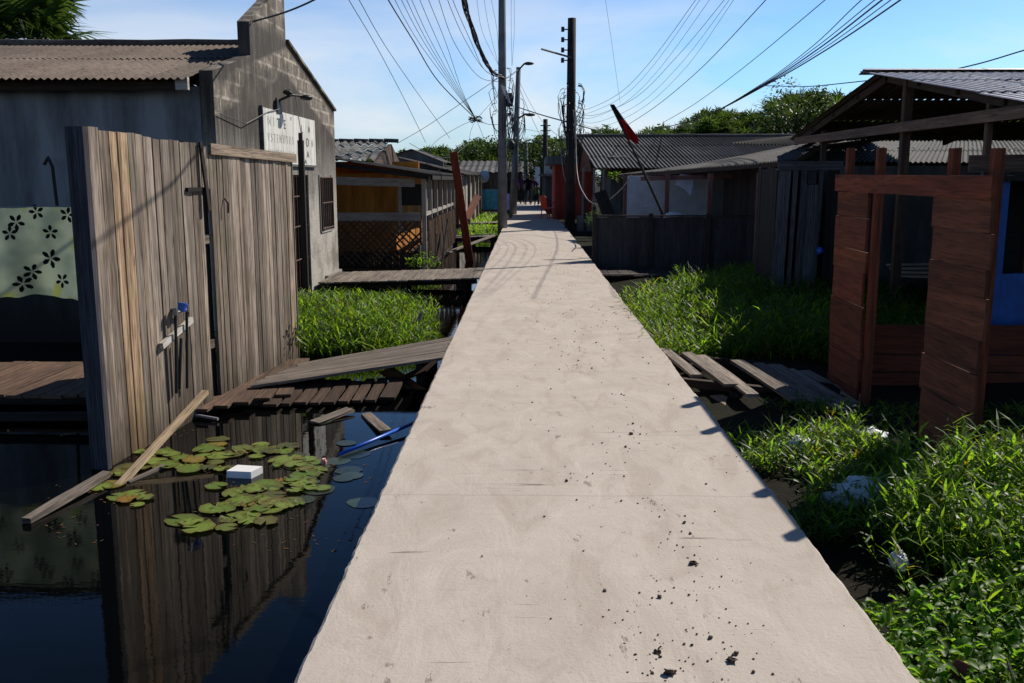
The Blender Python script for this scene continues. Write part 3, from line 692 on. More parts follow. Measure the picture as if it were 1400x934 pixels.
        o.location = V((X + .038, y, z)) - wloc(sg); o.rotation_euler = (pi / 2, 0, pi / 2); o.scale = (sx, 1, 1)
    txt('N I', 12.62, 2.26, .17, M['inkfaint'], 1.1, sx=1.5)
    txt('T', 13.10, 2.25, .18, M['ink'], sx=1.3); txt('E', 13.45, 2.25, .18, M['ink'], sx=1.3); txt("'", 13.85, 2.29, .2, M['ink'], sx=1.8); txt('L', 14.50, 2.24, .17, M['ink'], sx=1.2); txt('^', 14.95, 2.20, .24, M['ink'], sx=1.2)
    txt('V S T E N U T U S', 12.6, 2.05, .165, M['inkfaint'], 1.05, sx=1.05); txt('D', 14.80, 2.05, .18, M['ink'], sx=1.3); txt('N', 15.15, 2.05, .165, M['inkfaint'])
    txt('I I V I I T I C I I C', 12.6, 1.84, .165, M['inkfaint'], 1.1, sx=1.05); txt('A', 14.80, 1.88, .15, M['ink'], sx=1.7); txt("'A", 14.60, 1.785, .10, M['ink'], sx=2.2)
    # wall lamp
    lp = thing('wall_lamp', (X, 13.6, 2.5), 'black street lamp arm bolted on the gable above the sign', 'wall lamp')
    b = MB(); b.tube([(X, 13.2, 2.50), (X + .05, 13.25, 2.62), (X + .18, 13.4, 2.70), (X + .28, 13.55, 2.70)], .018, 8); b.box(X, X + .05, 13.1, 13.35, 2.44, 2.60); b.build('arm', M['black'], lp)
    b = MB(); b.blob((X + .33, 13.62, 2.68), (.09, .12, .04), 3, 12, .1); b.build('lamp_head', M['black'], lp, smooth=True)
    b = MB(); b.blob((X + .13, 13.35, 2.73), (.06, .07, .04), 8, 9, .4); b.build('photocell', M['black'], lp)
    b = MB(); b.tube([(X + .03, 10.65, 2.28), (X + .05, 11.6, 2.22), (X + .05, 12.6, 2.42), (X + .06, 13.2, 2.5)], .006, 5); tag(b.build('house_cable', M['wire']), 'black cable running along the gable to the wall lamp', 'cable')
    b = MB(); b.tube([(X + .20, 13.5, 2.72), (X + .24, 13.6, 2.2), (X + .25, 13.4, 1.95)], .006, 5); tag(b.build('lamp_cable', M['wiregrey']), 'thin cable dropping from the lamp across the sign', 'cable')
block_house()
b = MB(); q = at(411, 192, Y=13.2); b.beam((q.x, 13.2, -.8), (q.x, 13.2, q.z), .075, .075, (0, 1, 0), .6); b.tube([(q.x, 13.2, q.z), (q.x, 13.2, q.z + .10)], .03, 8)
tag(b.build('post', M['dark']), 'slim black post in front of the barred door of the concrete house', 'post')
# service wire whose shadow falls on the fence
def wire_obj(pts, r, label, mat='wire', group='overhead wires', seg=14, sag=0.0, name='overhead_wire', cat='wire'):
    P = [V(p) for p in pts]; out = []
    K = len(P)
    for i in range(K - 1):   # Catmull-Rom
        p0 = P[max(i - 1, 0)]; p1 = P[i]; p2 = P[i + 1]; p3 = P[min(i + 2, K - 1)]
        for k in range(seg if i < K - 2 else seg + 1):
            t = k / seg; out.append(.5 * ((2 * p1) + (-p0 + p2) * t + (2 * p0 - 5 * p1 + 4 * p2 - p3) * t * t + (-p0 + 3 * p1 - 3 * p2 + p3) * t ** 3) - V((0, 0, sag * sin(pi * (i + t) / (K - 1)))))
    b = MB(); b.tube(out, r * .72, 5); return tag(b.build(name, M[mat], smooth=True), label, cat, group)
wire_obj([(-3.38, 12.2, 3.48), (-2.4, 11.2, 3.56), (-.6, 9.6, 4.07), (.14, 8.94, 4.47), (3.5, 6.0, 6.9)], .016, 'service cable anchored to the stepped gable tower')

# ------------------------------------------------------------------ house helpers
def posts(root, pts, z0, z1, w_=.09, mat='dark', col=.9):
    for (x, y) in pts: b = MB(); b.beam((x, y, z0), (x, y, z1), w_, w_, (0, 1, 0), col); b.build('post', M[mat], root)
def boards(b, x0, y0, x1, y1, z0, z1, wid=(.12, .2), gap=.01, col=(.7, 1.2), th=.02, jz=.02, m=0):
    a = V((x0, y0, 0)); c = V((x1, y1, 0)); L = (c - a).length; d = (c - a) / L; nrm = V((d.y, -d.x, 0)); s = 0
    while s < L - .02:
        w_ = min(U(*wid), L - s); p = a + d * (s + w_ / 2); o = nrm * U(-.006, .006)
        b.beam(p + o + V((0, 0, z0)), p + o + V((0, 0, z1 + U(-jz, jz))), w_ - gap, th, nrm, U(*col), m=m, jit=.003); s += w_

# orange house
def orange_house():
    root = thing('orange_house', (-5, 22, -.4), 'low orange house with open wooden porch and tile roof', 'house')
    b = MB(); b.box(-9, -2.85, 21.0, 21.12, -.2, 1.66, .9)
    b.build('front_wall', M['orange'], root)
    b = MB(); b.box(-2.97, -2.85, 21.12, 26.8, -.2, 1.66, .8); b.box(-9, -8.9, 21.12, 26.8, -.2, 2.0); b.box(-8.9, -2.97, 26.7, 26.8, -.2, 2.0); b.build('side_wall', M['orange'], root)
    q0 = at(549, 252, Y=20.95); q1 = at(580, 281, Y=20.95)
    b = MB(); b.box(q0.x, q1.x, 20.93, 20.985, q1.z, q0.z); b.build('window', M['black'], root)
    b = MB(); x = q0.x
    b.box(q0.x - .07, q0.x - .003, 20.92, 20.99, q1.z - .6, q0.z + .05, 1.1); b.box(q1.x + .003, q1.x + .07, 20.92, 20.99, q1.z - .2, q0.z + .05, 1.1); b.build('window_frame', M['whitewood'], root)
    b = MB(); b.box(-9, -2.0, 19.1, 26.9, -.32, -.22, .8); b.build('porch_floor', M['brown'], root)
    posts(root, [(-2.03, y) for y in (19.1, 20.3, 21.6, 22.9, 24.2, 25.5, 26.8)], -.8, 1.58, .085, 'whitewood', .75)
    posts(root, [(-3.9, 19.1), (-5.8, 19.1)], -.8, 1.9, .085, 'whitewood', .6)
    b = MB(); b.beam((-9, 19.08, .80), (-2.10, 19.08, .80), .03, .17, (0, 0, 1), .62); b.build('rail', M['whitewood'], root)
    b = MB(); b.beam((-2.03, 19.16, .85), (-2.03, 26.7, .85), .06, .07, (0, 0, 1), .8); b.build('rail', M['whitewood'], root)
    # lattice
    b = MB()
    for (f_, a, c) in (('y', -6.2, -2.08), ('x', 19.2, 26.6)):
        for sgn, off in ((1, 0), (-1, .018)):
            s = a - 1.0
            while s < c + 1.0:
                t0, t1 = s, s + sgn * .9
                lo, hi = 0.0, 1.0
                def cl(t): return (t - t0) / (t1 - t0)
                ks = sorted((cl(a), cl(c))); lo = max(0, ks[0]); hi = min(1, ks[1])
                if hi - lo > .05 and R() > .12:
                    z0_ = -.18 + .9 * lo; z1_ = -.18 + .9 * hi; u0 = t0 + (t1 - t0) * lo; u1 = t0 + (t1 - t0) * hi
                    if f_ == 'y': b.beam((u0, 19.05 - off, z0_), (u1, 19.05 - off, z1_), .035, .012, (0, 1, 0), U(.7, 1.2))
                    else: b.beam((-1.97 + off, u0, z0_), (-1.97 + off, u1, z1_), .035, .012, (1, 0, 0), U(1.0, 2.2))
                s += .13
    b.build('lattice', M['brown'], root)
    b = MB(); boards(b, -6.5, 19.2, -2.1, 19.2, -.3, .1, (.1, .16)); b.build('skirt_boards', M['dark'], root); b = MB(); boards(b, -2.05, 22.0, -2.05, 26.6, -.6, .3, (.15, .3), .06); b.build('skirt_boards', M['dark'], root)
    b = MB(); b.corr((-1.85, 18.85, 1.64), (-1.75, 27.2, 1.60), (-4.9, 27.2, 2.05), (-4.9, 18.85, 2.10), pitch=.12, amp=.02, rows=2, lo=.6); b.build('porch_roof', M['fibregrey'], root)
    b = MB(); b.beam((-1.85, 18.86, 1.575), (-1.78, 27.1, 1.54), .04, .08, (0, 0, 1), .45); b.beam((-1.9, 18.84, 1.58), (-5.0, 18.84, 1.99), .04, .09, (0, 0, 1), .5); b.build('fascia', M['dark'], root)
    b = MB(); b.beam((-2.2, 19.03, 1.47), (-6.5, 19.03, 1.58), .03, .16, (0, 0, 1), .62); b.build('valance', M['whitewood'], root)
    b = MB(); b.corr((-9, 22.6, 1.98), (-3.45, 22.6, 1.98), (-3.8, 27, 2.55), (-9, 27, 2.55), pitch=.22, amp=.035, rows=4, sheet=.44, lo=.7, hi=1.3); b.build('tile_roof', M['fibregrey'], root)
    b = MB(); b.prism([(-3.6, 22.8, 1.9), (-3.75, 27, 2.48), (-3.75, 29, 1.9)], (-.1, 0, 0)); b.build('gable_boards', M['brown'], root)
    b = MB()
    for i in range(13): b.tube([(-9 + i * .42, 27, 2.585), (-9 + i * .42 + .40, 27, 2.57)], .055, 7, .8)
    b.build('ridge_tiles', M['fibregrey'], root)
orange_house()
# plant in front of orange house
def bush(name, c, r, n, label, cat, mat='grass', L=(.05, .11), kind=None, parent=None, col=(.5, 1.2)):
    b = MB(); c = V(c)
    for k in range(n):
        q = V((random.gauss(0, 1), random.gauss(0, 1), random.gauss(0, 1))).normalized() * (R() ** .4); p = c + V((q.x * r[0], q.y * r[1], q.z * r[2]))
        b.leaf(p, (q.x + U(-.6, .6), q.y + U(-.6, .6), U(-.3, .9)), U(*L), U(*L) * .4, U(.1, .9), U(*col))
    o = b.build(name, M[mat], parent)
    if label: tag(o, label, cat, kind=kind)
    return o
bush('shrub', at(580, 362, Y=18.2) + V((0, 0, .08)), (.35, .2, .16), 260, 'small green shrub under the lattice porch', 'shrub')

# dark houses behind on the left
root = thing('grey_gable_house', (-4.2, 35, -.2), 'plain grey shed with a low gable behind the orange porch', 'shed')
b = MB(); a = [at(530, 230, Y=34), at(530, 214, Y=34), at(563, 205, Y=34), at(606, 221, Y=34), at(606, 250, Y=34)]
b.prism([(p.x, 34, p.z) for p in a], (0, .15, 0)); b.build('gable_wall', M['greywall'], root)
b = MB(); p1, p2, p3 = a[1], a[2], a[3]
for (u, v_) in ((p2, p3), (p2, p1)): b.poly([(u.x, 33.8, u.z + .03), (v_.x, 33.8, v_.z + .0), (v_.x, 39, v_.z + .0), (u.x, 39, u.z + .03)], .9)
b.build('roof', M['underside'], root)

# white wooden house on the left
root = thing('pale_wooden_house', (-2.6, 38, -.2), 'pale wooden house with narrow porch beyond the red leaning plank', 'house')
b = MB(); boards(b, -2.35, 33.5, -2.05, 41.5, -.2, 1.65, (.2, .5), .05, (.8, 1.2)); b.build('porch_boards', M['whitewood'], root)
b = MB(); b.box(-5, -2.6, 32.0, 32.1, -.2, 1.75); b.box(-2.7, -2.6, 32.1, 42, -.2, 1.75); b.build('wall', M['brown'], root)
b = MB(); b.corr((-1.95, 31.5, 1.66), (-1.85, 42.5, 1.66), (-4.2, 42.5, 2.2), (-4.2, 31.5, 2.2), pitch=.25, amp=.03, rows=2, sub=4); b.build('roof', M['fibregrey'], root)
posts(root, [(-1.98, y) for y in (33.3, 36, 39, 41.8)], -.3, 1.62, .1, 'pale', .9)
b = MB(); boards(b, -2.2, 42.5, -1.05, 42.5, .15, 1.02, (.12, .16), .008, (.8, 1.3)); tag(b.build('turquoise_fence', M['cyanpaint']), 'turquoise board fence at the end of the left side grass', 'fence')
root = thing('dark_shack', (-1.8, 45, 0), 'dark wooden shack with grey roof behind the turquoise fence', 'shack')
b = MB(); boards(b, -3.0, 44, -.95, 44, 0, 1.75, (.14, .2), .01, (.8, 1.3)); b.build('wall', M['brown'], root)
b = MB(); b.corr((-3.2, 43.7, 1.78), (-.85, 43.7, 1.78), (-.85, 48, 2.35), (-3.2, 48, 2.35), pitch=.3, amp=.03, rows=2, sub=4); b.build('roof', M['fibregrey'], root)
b = MB(); q = at(662, 236, Y=40); b.blob((q.x, 40, q.z - .15), (.22, .22, .26), 2, 12, .1); tag(b.build('water_tank', M['cloth'], smooth=True), 'pale blue plastic water tank beside the pale wooden house roof', 'tank')
for (px, lb) in ((693, 'violet plastic panel behind the grey concrete pole'),):
    b = MB(); q = at(px, 265, Y=38); b.box(q.x - .03, q.x + .1, 38, 38.04, .3, q.z, (1.0, .8, 1.5)); tag(b.build('panel', M['cloth']), lb, 'panel')

# leaning red plank and companions
b = MB(); b.beam(at(643, 364, z=WZ - .1), at(620, 208, Y=20.9), .17, .04, (0, 1, .2), (1.1, .8, .8), jit=.004, segs=3); tag(b.build('leaning_plank', M['red']), 'tall red brown plank leaning by the walkway left of the path', 'plank')
b = MB(); b.beam(at(638, 300, Y=21.2), at(653, 268, Y=22.5), .16, .04, (0, 1, 0), .8); tag(b.build('cross_plank', M['red']), 'short dark red plank nailed across behind the leaning one', 'plank')
b = MB(); b.beam(at(612, 345, Y=20.5), at(675, 322, Y=24), .10, .03, (0, 0, 1), 1.2); tag(b.build('foot_plank', M['deck']), 'single grey plank bridging the water to the path edge', 'plank')
for i, (a_, c_, lb) in enumerate([((592, 372), (598, 320), 'short upright stick in the mud below the porch'), ((575, 362), (574, 335), 'thin pale stake beside the small shrub'), ((603, 366), (612, 300), 'leaning dark stake at the porch corner')]):
    b = MB(); b.tube([at(*a_, Y=18.2 + i * .3), at(*c_, Y=18.4 + i * .3)], .022, 6); tag(b.build('stake', M['deck']), lb, 'stake', 'stakes under the porch')

# ------------------------------------------------------------------ right side: porch fence, houses
def right_house():
    root = thing('corrugated_roof_house', (5, 32, -.2), 'wide low house under a dark grey corrugated roof with red gable', 'house')
    b = MB(); b.corr((2.12, 30, 1.86), (10.2, 30, 1.86), (9.4, 34, 2.96), (1.72, 34, 2.96), pitch=.13, amp=.02, rows=3, sub=6, lo=.65, hi=1.35, sag=.05)
    b.corr((2.1, 38, 1.86), (10, 38, 1.86), (9.4, 34, 2.96), (1.72, 34, 2.96), pitch=.3, amp=.03, rows=2, sub=4); b.build('roof', M['fibregrey'], root)
    b = MB(); b.tube([(1.7 + i * .55, 34, 2.99 + .012 * (i % 2)) for i in range(15)], .06, 7); b.build('ridge_cap', M['fibregrey'], root)
    b = MB(); b.prism([(2.05, 30.3, 1.75), (2.05, 34, 2.88), (2.05, 37.6, 1.75)], (.05, 0, 0)); b.build('gable_boards', M['red'], root)
    b = MB(); b.box(2.9, 10, 33.0, 33.12, -.1, 2.2); b.box(2.9, 3.0, 33.12, 37.5, -.1, 2.2); b.build('wall', M['greywall'], root)
    b = MB(); b.box(1.6, 2.5, 30.1, 30.2, -.1, .38); b.build('low_wall', M['palewall'], root)
    posts(root, [(1.78, 30.15), (2.12, 30.15), (2.42, 30.3)], .385, 1.86, .07, 'whitewood', .5)
    b = MB()
    for (px, py) in ((830, 214), (840, 216), (850, 219), (832, 210), (838, 208)):
        q = at(px, py, Y=31.2); t = (q.y - 30) / 4; z = 1.86 + 1.1 * t + .05; b.beam((q.x, q.y, z), (q.x + .2, q.y - .15, z - .02), .05, .01, (0, 0, 1), 1.0)
    b.build('torn_tape', M['white'], root)
    bush('vine', at(840, 240, Y=29.6), (.18, .1, .13), 90, 'bright green vine tip hanging at the corrugated roof eave', 'vine', L=(.08, .16))
right_house()
def leanto():
    root = thing('porch_house', (4, 20, -.2), 'dark wooden house with sagging grey porch roof behind the plank fence', 'house')
    b = MB(); b.corr((4.25, 15.5, 1.86), (2.45, 25.8, 1.64), (4.6, 26.5, 1.90), (4.95, 16.5, 2.19), pitch=.10, amp=.014, rows=1, sub=6, lo=.9, hi=1.6); b.build('porch_roof', M['fibregrey'], root)
    b = MB(); b.beam((4.24, 15.5, 1.80), (2.46, 25.7, 1.59), .05, .07, (0, 0, 1), .7); b.beam((4.27, 15.48, 1.80), (5.0, 16.4, 2.12), .04, .07, (0, 0, 1), .7); b.build('fascia', M['brown'], root)
    b = MB(); b.corr((4.95, 16.7, 2.10), (4.65, 27, 1.86), (7.5, 27, 2.25), (7.5, 17.2, 2.40), pitch=.10, amp=.014, rows=2, sub=5, lo=.7, hi=1.3); b.build('roof', M['fibregrey'], root)
    b = MB()
    for i in range(9):
        p = V((5.0 + i * .24, 16.55 + i * .06, 2.17 + i * .035)); b.tube([p, p + V((.22, .05, .05))], .055, 7, 1.5)
    b.build('ridge_tiles', M['fibregrey'], root)
    b = MB(); boards(b, 4.5, 15.9, 4.5, 22.0, -.3, 1.8, (.15, .22), .004); boards(b, 4.55, 22.0, 2.9, 26, -.2, .6, (.2, .3), .01); b.build('wall', M['dark'], root)
    b = MB(); boards(b, 2.4, 22.9, 4.4, 22.9, -.2, 1.6, (.5, .9), .004, (.85, 1.1)); b.build('back_wall', M['cloth'], root)
    posts(root, [(2.95, 20.2), (3.6, 18.9), (4.1, 17.0), (2.55, 24.8)], -.4, 1.66, .09, 'pinkpost', .9)
    b = MB(); b.beam((2.4, 20.25, 1.55), (4.3, 20.25, 1.60), .05, .09, (0, 0, 1), 1.0); b.build('beam', M['pinkpost'], root)
    b = MB(); b.box(1.35, 5.4, 18.55, 26, -.26, -.18, .7); b.build('porch_floor', M['dark'], root)
M['panelgrey'] = wood('dim_grey_plank', (.085, .085, .092), (.05, .05, .055), dirt=.5)
M['pinkpost'] = wood('faded_pink_paint', (.30, .15, .14), (.20, .10, .09), dirt=.4)
leanto()
b = MB(); boards(b, 1.30, 18.5, 4.6, 18.5, -.28, .82, (.18, .34), .003, (.8, 1.3), jz=.006); r_ = b
o = thing('porch_fence', (3, 18.5, -.28), 'low dark plank fence closing the porch right of the path', 'fence')
r_.build('plank_panel', M['panelgrey'], o); b = MB(); b.beam((1.30, 18.46, .85), (4.6, 18.46, .85), .09, .03, (0, 0, 1), 1.3); b.build('top_rail', M['dark'], o)
for x in (1.32, 2.4, 3.5): b = MB(); b.beam((x, 18.44, -.6), (x, 18.44, .90), .08, .05, (0, 1, 0), 1.2); b.build('post', M['dark'], o)
deck('porch_walkway', 'dark plank walkway between the path and the porch fence', 'walkway', (1.30, 16.6, -.12), (4.0, 16.6, -.14), (1.30, 18.1, -.12), (4.0, 18.1, -.14), (.15, .2), 'dark', colr=(.8, 1.4))
b = MB(); b.beam((1.32, 16.50, -.085), (2.25, 16.55, -.09), .05, .025, (0, 0, 1), 1.5); tag(b.build('edge_lath', M['deck']), 'pale lath on the edge of the dark porch walkway', 'lath')
# items on that porch
b = MB(); P = [at(930, 238, Y=20.6), at(950, 240, Y=20.6), at(951, 262, Y=20.5), at(944, 268, Y=20.4), at(935, 258, Y=20.5), at(922, 252, Y=20.6)]
b.poly(P, 1.0); tag(b.build('hanging_cloth', M['cloth']), 'pale blue cloth hanging crooked under the porch roof', 'cloth')
b = MB(); b.blob(at(921, 296, Y=19.2), (.20, .15, .09), 5, 16, .08); tag(b.build('wash_basin', M['white'], smooth=True), 'upturned white plastic basin on the porch fence', 'basin')
b = MB(); b.beam(at(820, 262, Y=19.6), at(833, 296, Y=19.3), .25, .02, (0, 1, 0), .6); tag(b.build('leaning_board', M['dark']), 'black board leaning on the porch behind the plank fence', 'board')
b = MB(); q = at(905, 290, Y=19.1); t = at(835, 143, Y=19.1); b.tube([q - V((0, 0, .9)) + (q - t) * .0, q, q.lerp(t, .5) + V((.02, 0, 0)), t], .035, 7, r1=.022)
fp = thing('flag_pole', (q.x, q.y, 0), 'crooked leaning pole carrying a drooping red and black flag', 'flag pole'); b.build('pole', M['poledark'], fp)
b = MB(); nx = 10; t2 = q.lerp(t, .68)
for i in range(nx + 1):
    k = i / nx; p = t.lerp(t2, k); wd = .05 + .25 * k ** 1.1 * (1 - max(0, k - .8) * 2)
    for j in range(5): u = j / 4; b.v.append(p + V((.02 + wd * u, -.03 + .05 * sin(u * 7 + k * 3), -.10 * u * k)))
for i in range(nx):
    for j in range(4): A = i * 5 + j; b.face([A, A + 1, A + 6, A + 5], [(0, 0)] * 4, 1.0, 1 if i < 4 else 0)
b.build('flag', [M['flag'], M['flagdark']], fp, smooth=True)
# hose between pole and porch
wire_obj([at(787, 150, Y=29.5), at(789, 235, Y=28), at(800, 268, Y=26), at(815, 279, Y=25), at(830, 275, Y=24), at(850, 258, Y=23), at(863, 240, Y=22)], .018, 'pale drooping cable from the dark pole to the porch eave', 'wiregrey')
b = MB(); wp = at(795, 290, Y=24)
# low junk posts by path
for i, (px, py0, py1) in enumerate([(800, 300, 270), (812, 306, 282)]):
    b = MB(); p = at(px, py0, Y=28.6 - i); b.beam((p.x, p.y, -.3), (p.x, p.y, at(px, py1, Y=28.6 - i).z), .10, .10, (0, 1, 0), 1.0); tag(b.build('fence_post', M['dark']), ['short dark post next to the dark utility pole', 'short dark post at the corner of the porch fence'][i], 'post')
bush('shrub', at(815, 300, Y=26.5) + V((0, 0, 0)), (.35, .3, .25), 260, 'small dark shrub at the foot of the drooping cable', 'shrub', 'palm', (.06, .14))

# grey roof house behind the pavilion
root = thing('grey_roof_house', (9, 20, -.2), 'long grey roofed house seen behind the open pavilion', 'house')
b = MB(); b.corr((5.0, 18.3, 1.86), (17, 18.3, 1.86), (17, 21.4, 2.36), (6.9, 21.4, 2.36), pitch=.10, amp=.014, rows=2, sub=6, lo=.5, hi=.85); b.build('roof', M['fibregrey'], root)
b = MB(); boards(b, 5.0, 18.8, 17, 18.8, -.3, 1.9, (.18, .25), .003, (.6, 1.0)); b.build('wall', M['dark'], root)
b = MB()
for (px, py) in ((1208, 205), (1228, 206), (1249, 206), (1270, 206), (1309, 208), (1329, 208), (1365, 208), (1388, 208), (1180, 206)):
    q = at(px, py, Y=20); b.blob((q.x, q.y, 1.86 + .5 * (q.y - 18.3) / 3.1 + .04), .022, R() * 9, 6, .2)
b.build('roof_nails', M['white'], root)

# pavilion
def pavilion():
    X = 4.6; yr, y0, y1 = 12.7, 8.45, 16.85
    root = thing('open_pavilion', (X + 3, yr, -.3), 'open sided pavilion with a shining metal gable roof', 'pavilion')
    b = MB(); b.corr((X - .05, 8.27, 2.145), (14, 8.27, 2.145), (14, yr + .05, 2.93), (X - .30, yr + .05, 2.93), pitch=.12, amp=.012, rows=3, sub=6, lo=.85, hi=1.15, sheet=1.0); near_sheet = b
    b = MB(); b.corr((X - .05, 16.95, 2.22), (14, 16.95, 2.22), (14, yr, 2.905), (X - .1, yr, 2.905), pitch=.12, amp=.012, rows=3, sub=6); b.build('roof_sheet', M['underside'], root)
    b = near_sheet
    for r in range(3):
        for i in range(26):
            y = 8.9 + r * 1.24 + (i % 2) * .3; x = X + .3 + i * .34; b.tube([(x, y, 2.145 + .785 * (y - 8.27) / 4.48 + .015), (x, y, 2.145 + .785 * (y - 8.27) / 4.48 + .035)], .016, 6, m=1)
    b.build('roof_sheet', [M['zinc'], M['white']], root)
    b = MB(); b.poly([(X - .31, yr - .20, 2.928), (14, yr - .20, 2.928), (14, yr + .0, 2.965), (X - .31, yr + .0, 2.965)]); b.poly([(X - .26, yr, 2.965), (14, yr, 2.965), (14, yr + .22, 2.905), (X - .26, yr + .22, 2.905)]); b.build('ridge_cap', M['zinc'], root)
    b = MB(); b.beam((X, y0, 2.19), (X, y1 - .2, 2.19), .05, .12, (0, 0, 1), 2.4); b.build('tie_beam', M['brown'], root)
    for (ya, za, yb, zb) in ((y0, 2.12, yr, 2.84), (yr, 2.84, y1, 2.17)):
        b = MB(); b.beam((X + .06, ya, za), (X + .06, yb, zb), .05, .09, (0, 0, 1), .8); b.build('rafter', M['brown'], root)
    for xx in (7.2, 10.0):
        for (ya, za, yb, zb) in ((y0, 2.12, yr, 2.84), (yr, 2.84, y1, 2.17)):
            b = MB(); b.beam((xx, ya, za), (xx, yb, zb), .05, .09, (0, 0, 1), .8); b.build('rafter', M['brown'], root)
    for t in (.25, .5, .75):
        for (ya, za, yb, zb) in ((y0, 2.13, yr, 2.87), (yr, 2.87, y1, 2.18)):
            b = MB(); y = ya + (yb - ya) * t; z = za + (zb - za) * t; b.beam((X, y, z - .01), (13.6, y, z - .01), .05, .05, (0, 0, 1), .8); b.build('purlin', M['brown'], root)
    b = MB(); b.beam((X, yr, 2.87), (13.6, yr, 2.87), .06, .13, (0, 0, 1), .8); b.build('ridge_beam', M['brown'], root)
    for (y, z, w_, c_) in ((15.3, 2.3, .08, 1.0), (12.05, 2.75, .10, 1.2), (9.9, 2.37, .06, 2.0), (8.95, 2.2, .09, 1.2)):
        b = MB(); b.beam((X + .07, y, -.6), (X + .07, y, z), w_, w_, (0, 1, 0), c_); b.build('post', M['brown'], root)
    for (x, y) in ((9, 8.9), (13, 8.9), (9, 16.4), (13, 16.4)):
        b = MB(); b.beam((x, y, -.6), (x, y, 2.2), .1, .1, (0, 1, 0), 1.0); b.build('post', M['brown'], root)
    b = MB(); b.box(4.45, 13, 14.2, 14.3, -.2, 1.75, .9); b.build('inner_wall', M['greywall'], root)
    b = MB(); boards(b, 8.6, 9.1, 8.6, 14.1, -.3, 1.9, (.18, .25), .003, (.7, 1.2)); b.build('side_boards', M['dark'], root)
    b = MB(); q = at(1325, 224, Y=9.4); b.beam((q.x, 9.4, 1.72), (8.5, 9.4, 1.78), .04, .16, (0, 0, 1), 1.9); b.build('cross_board', M['brown'], root)
    # sunlit planks lying inside
    for i in range(4):
        b = MB(); b.beam(at(1212 + i * 4, 362 + i * 5, Y=13.2 - i * .25), at(1285 + i * 3, 361 + i * 6, Y=13.1 - i * .3), .09, .025, (0, 0, 1), 1.5)
        tag(b.build('stacked_plank', M['pale']), 'pale planks lying on the ground behind the gate opening', 'plank', 'planks behind the gate')
pavilion()
# grey shed
def shed():
    root = thing('plank_outhouse', (3.9, 13.2, -.3), 'small grey plank outhouse in the shade beside the red gate', 'outhouse')
    y = 13.0; x0 = at(1062, 300, Y=y).x; x1 = at(1142, 300, Y=y).x; z1 = at(1100, 230, Y=y).z
    xs = [(x0, x0 + .16, 1.1), (x0 + .20, x0 + .26, .9), (x0 + .30, x0 + .38, .8), (x0 + .55, x0 + .60, .7)]
    b = MB()
    for (a, c, k) in xs: b.beam(((a + c) / 2 - .04, y, -.3), ((a + c) / 2, y, z1), c - a, .02, (0, 1, 0), k * 1.15, jit=.004)
    b.build('wall_boards', M['greyplank'], root)
    b = MB(); b.beam((x0 + .46, y + .05, -.3), (x0 + .46, y + .05, z1 - .22), .17, .02, (0, 1, 0), 1.3); b.beam((x0 + .46, y + .05, z1 - .21), (x0 + .46, y + .05, z1), .10, .02, (0, 1, 0), .6); b.build('door', M['greyplank'], root)
    b = MB(); b.beam((x0 - .02, y - .03, z1 + .03), (x1 + .05, y - .03, z1 + .03), .03, .12, (0, 0, 1), 1.0); b.build('lintel', M['greyplank'], root)
    b = MB(); boards(b, x1 - .14, y + .02, x1 + .02, y + .02, -.3, z1, (.08, .1), .002, (.5, .8)); boards(b, x0, y + 1.1, x1, y + 1.1, -.3, z1, (.15, .2), .002, (.3, .6)); boards(b, x1 + .03, y + .05, x1 + .03, y + 1.1, -.3, z1, (.15, .2), .002, (.5, .8)); boards(b, x0, y + .05, x0, y + 1.1, -.3, z1, (.15, .2), .002, (.5, .8)); b.build('side_wall', M['dark'], root)
    b = MB(); q = at(1121, 343, Y=12.9); b.blob(q, (.05, .04, .05), 2, 8, .4); tag(b.build('blue_rag', M['bluepipe']), 'scrap of bright blue plastic on the plank outhouse door', 'rag')
shed()

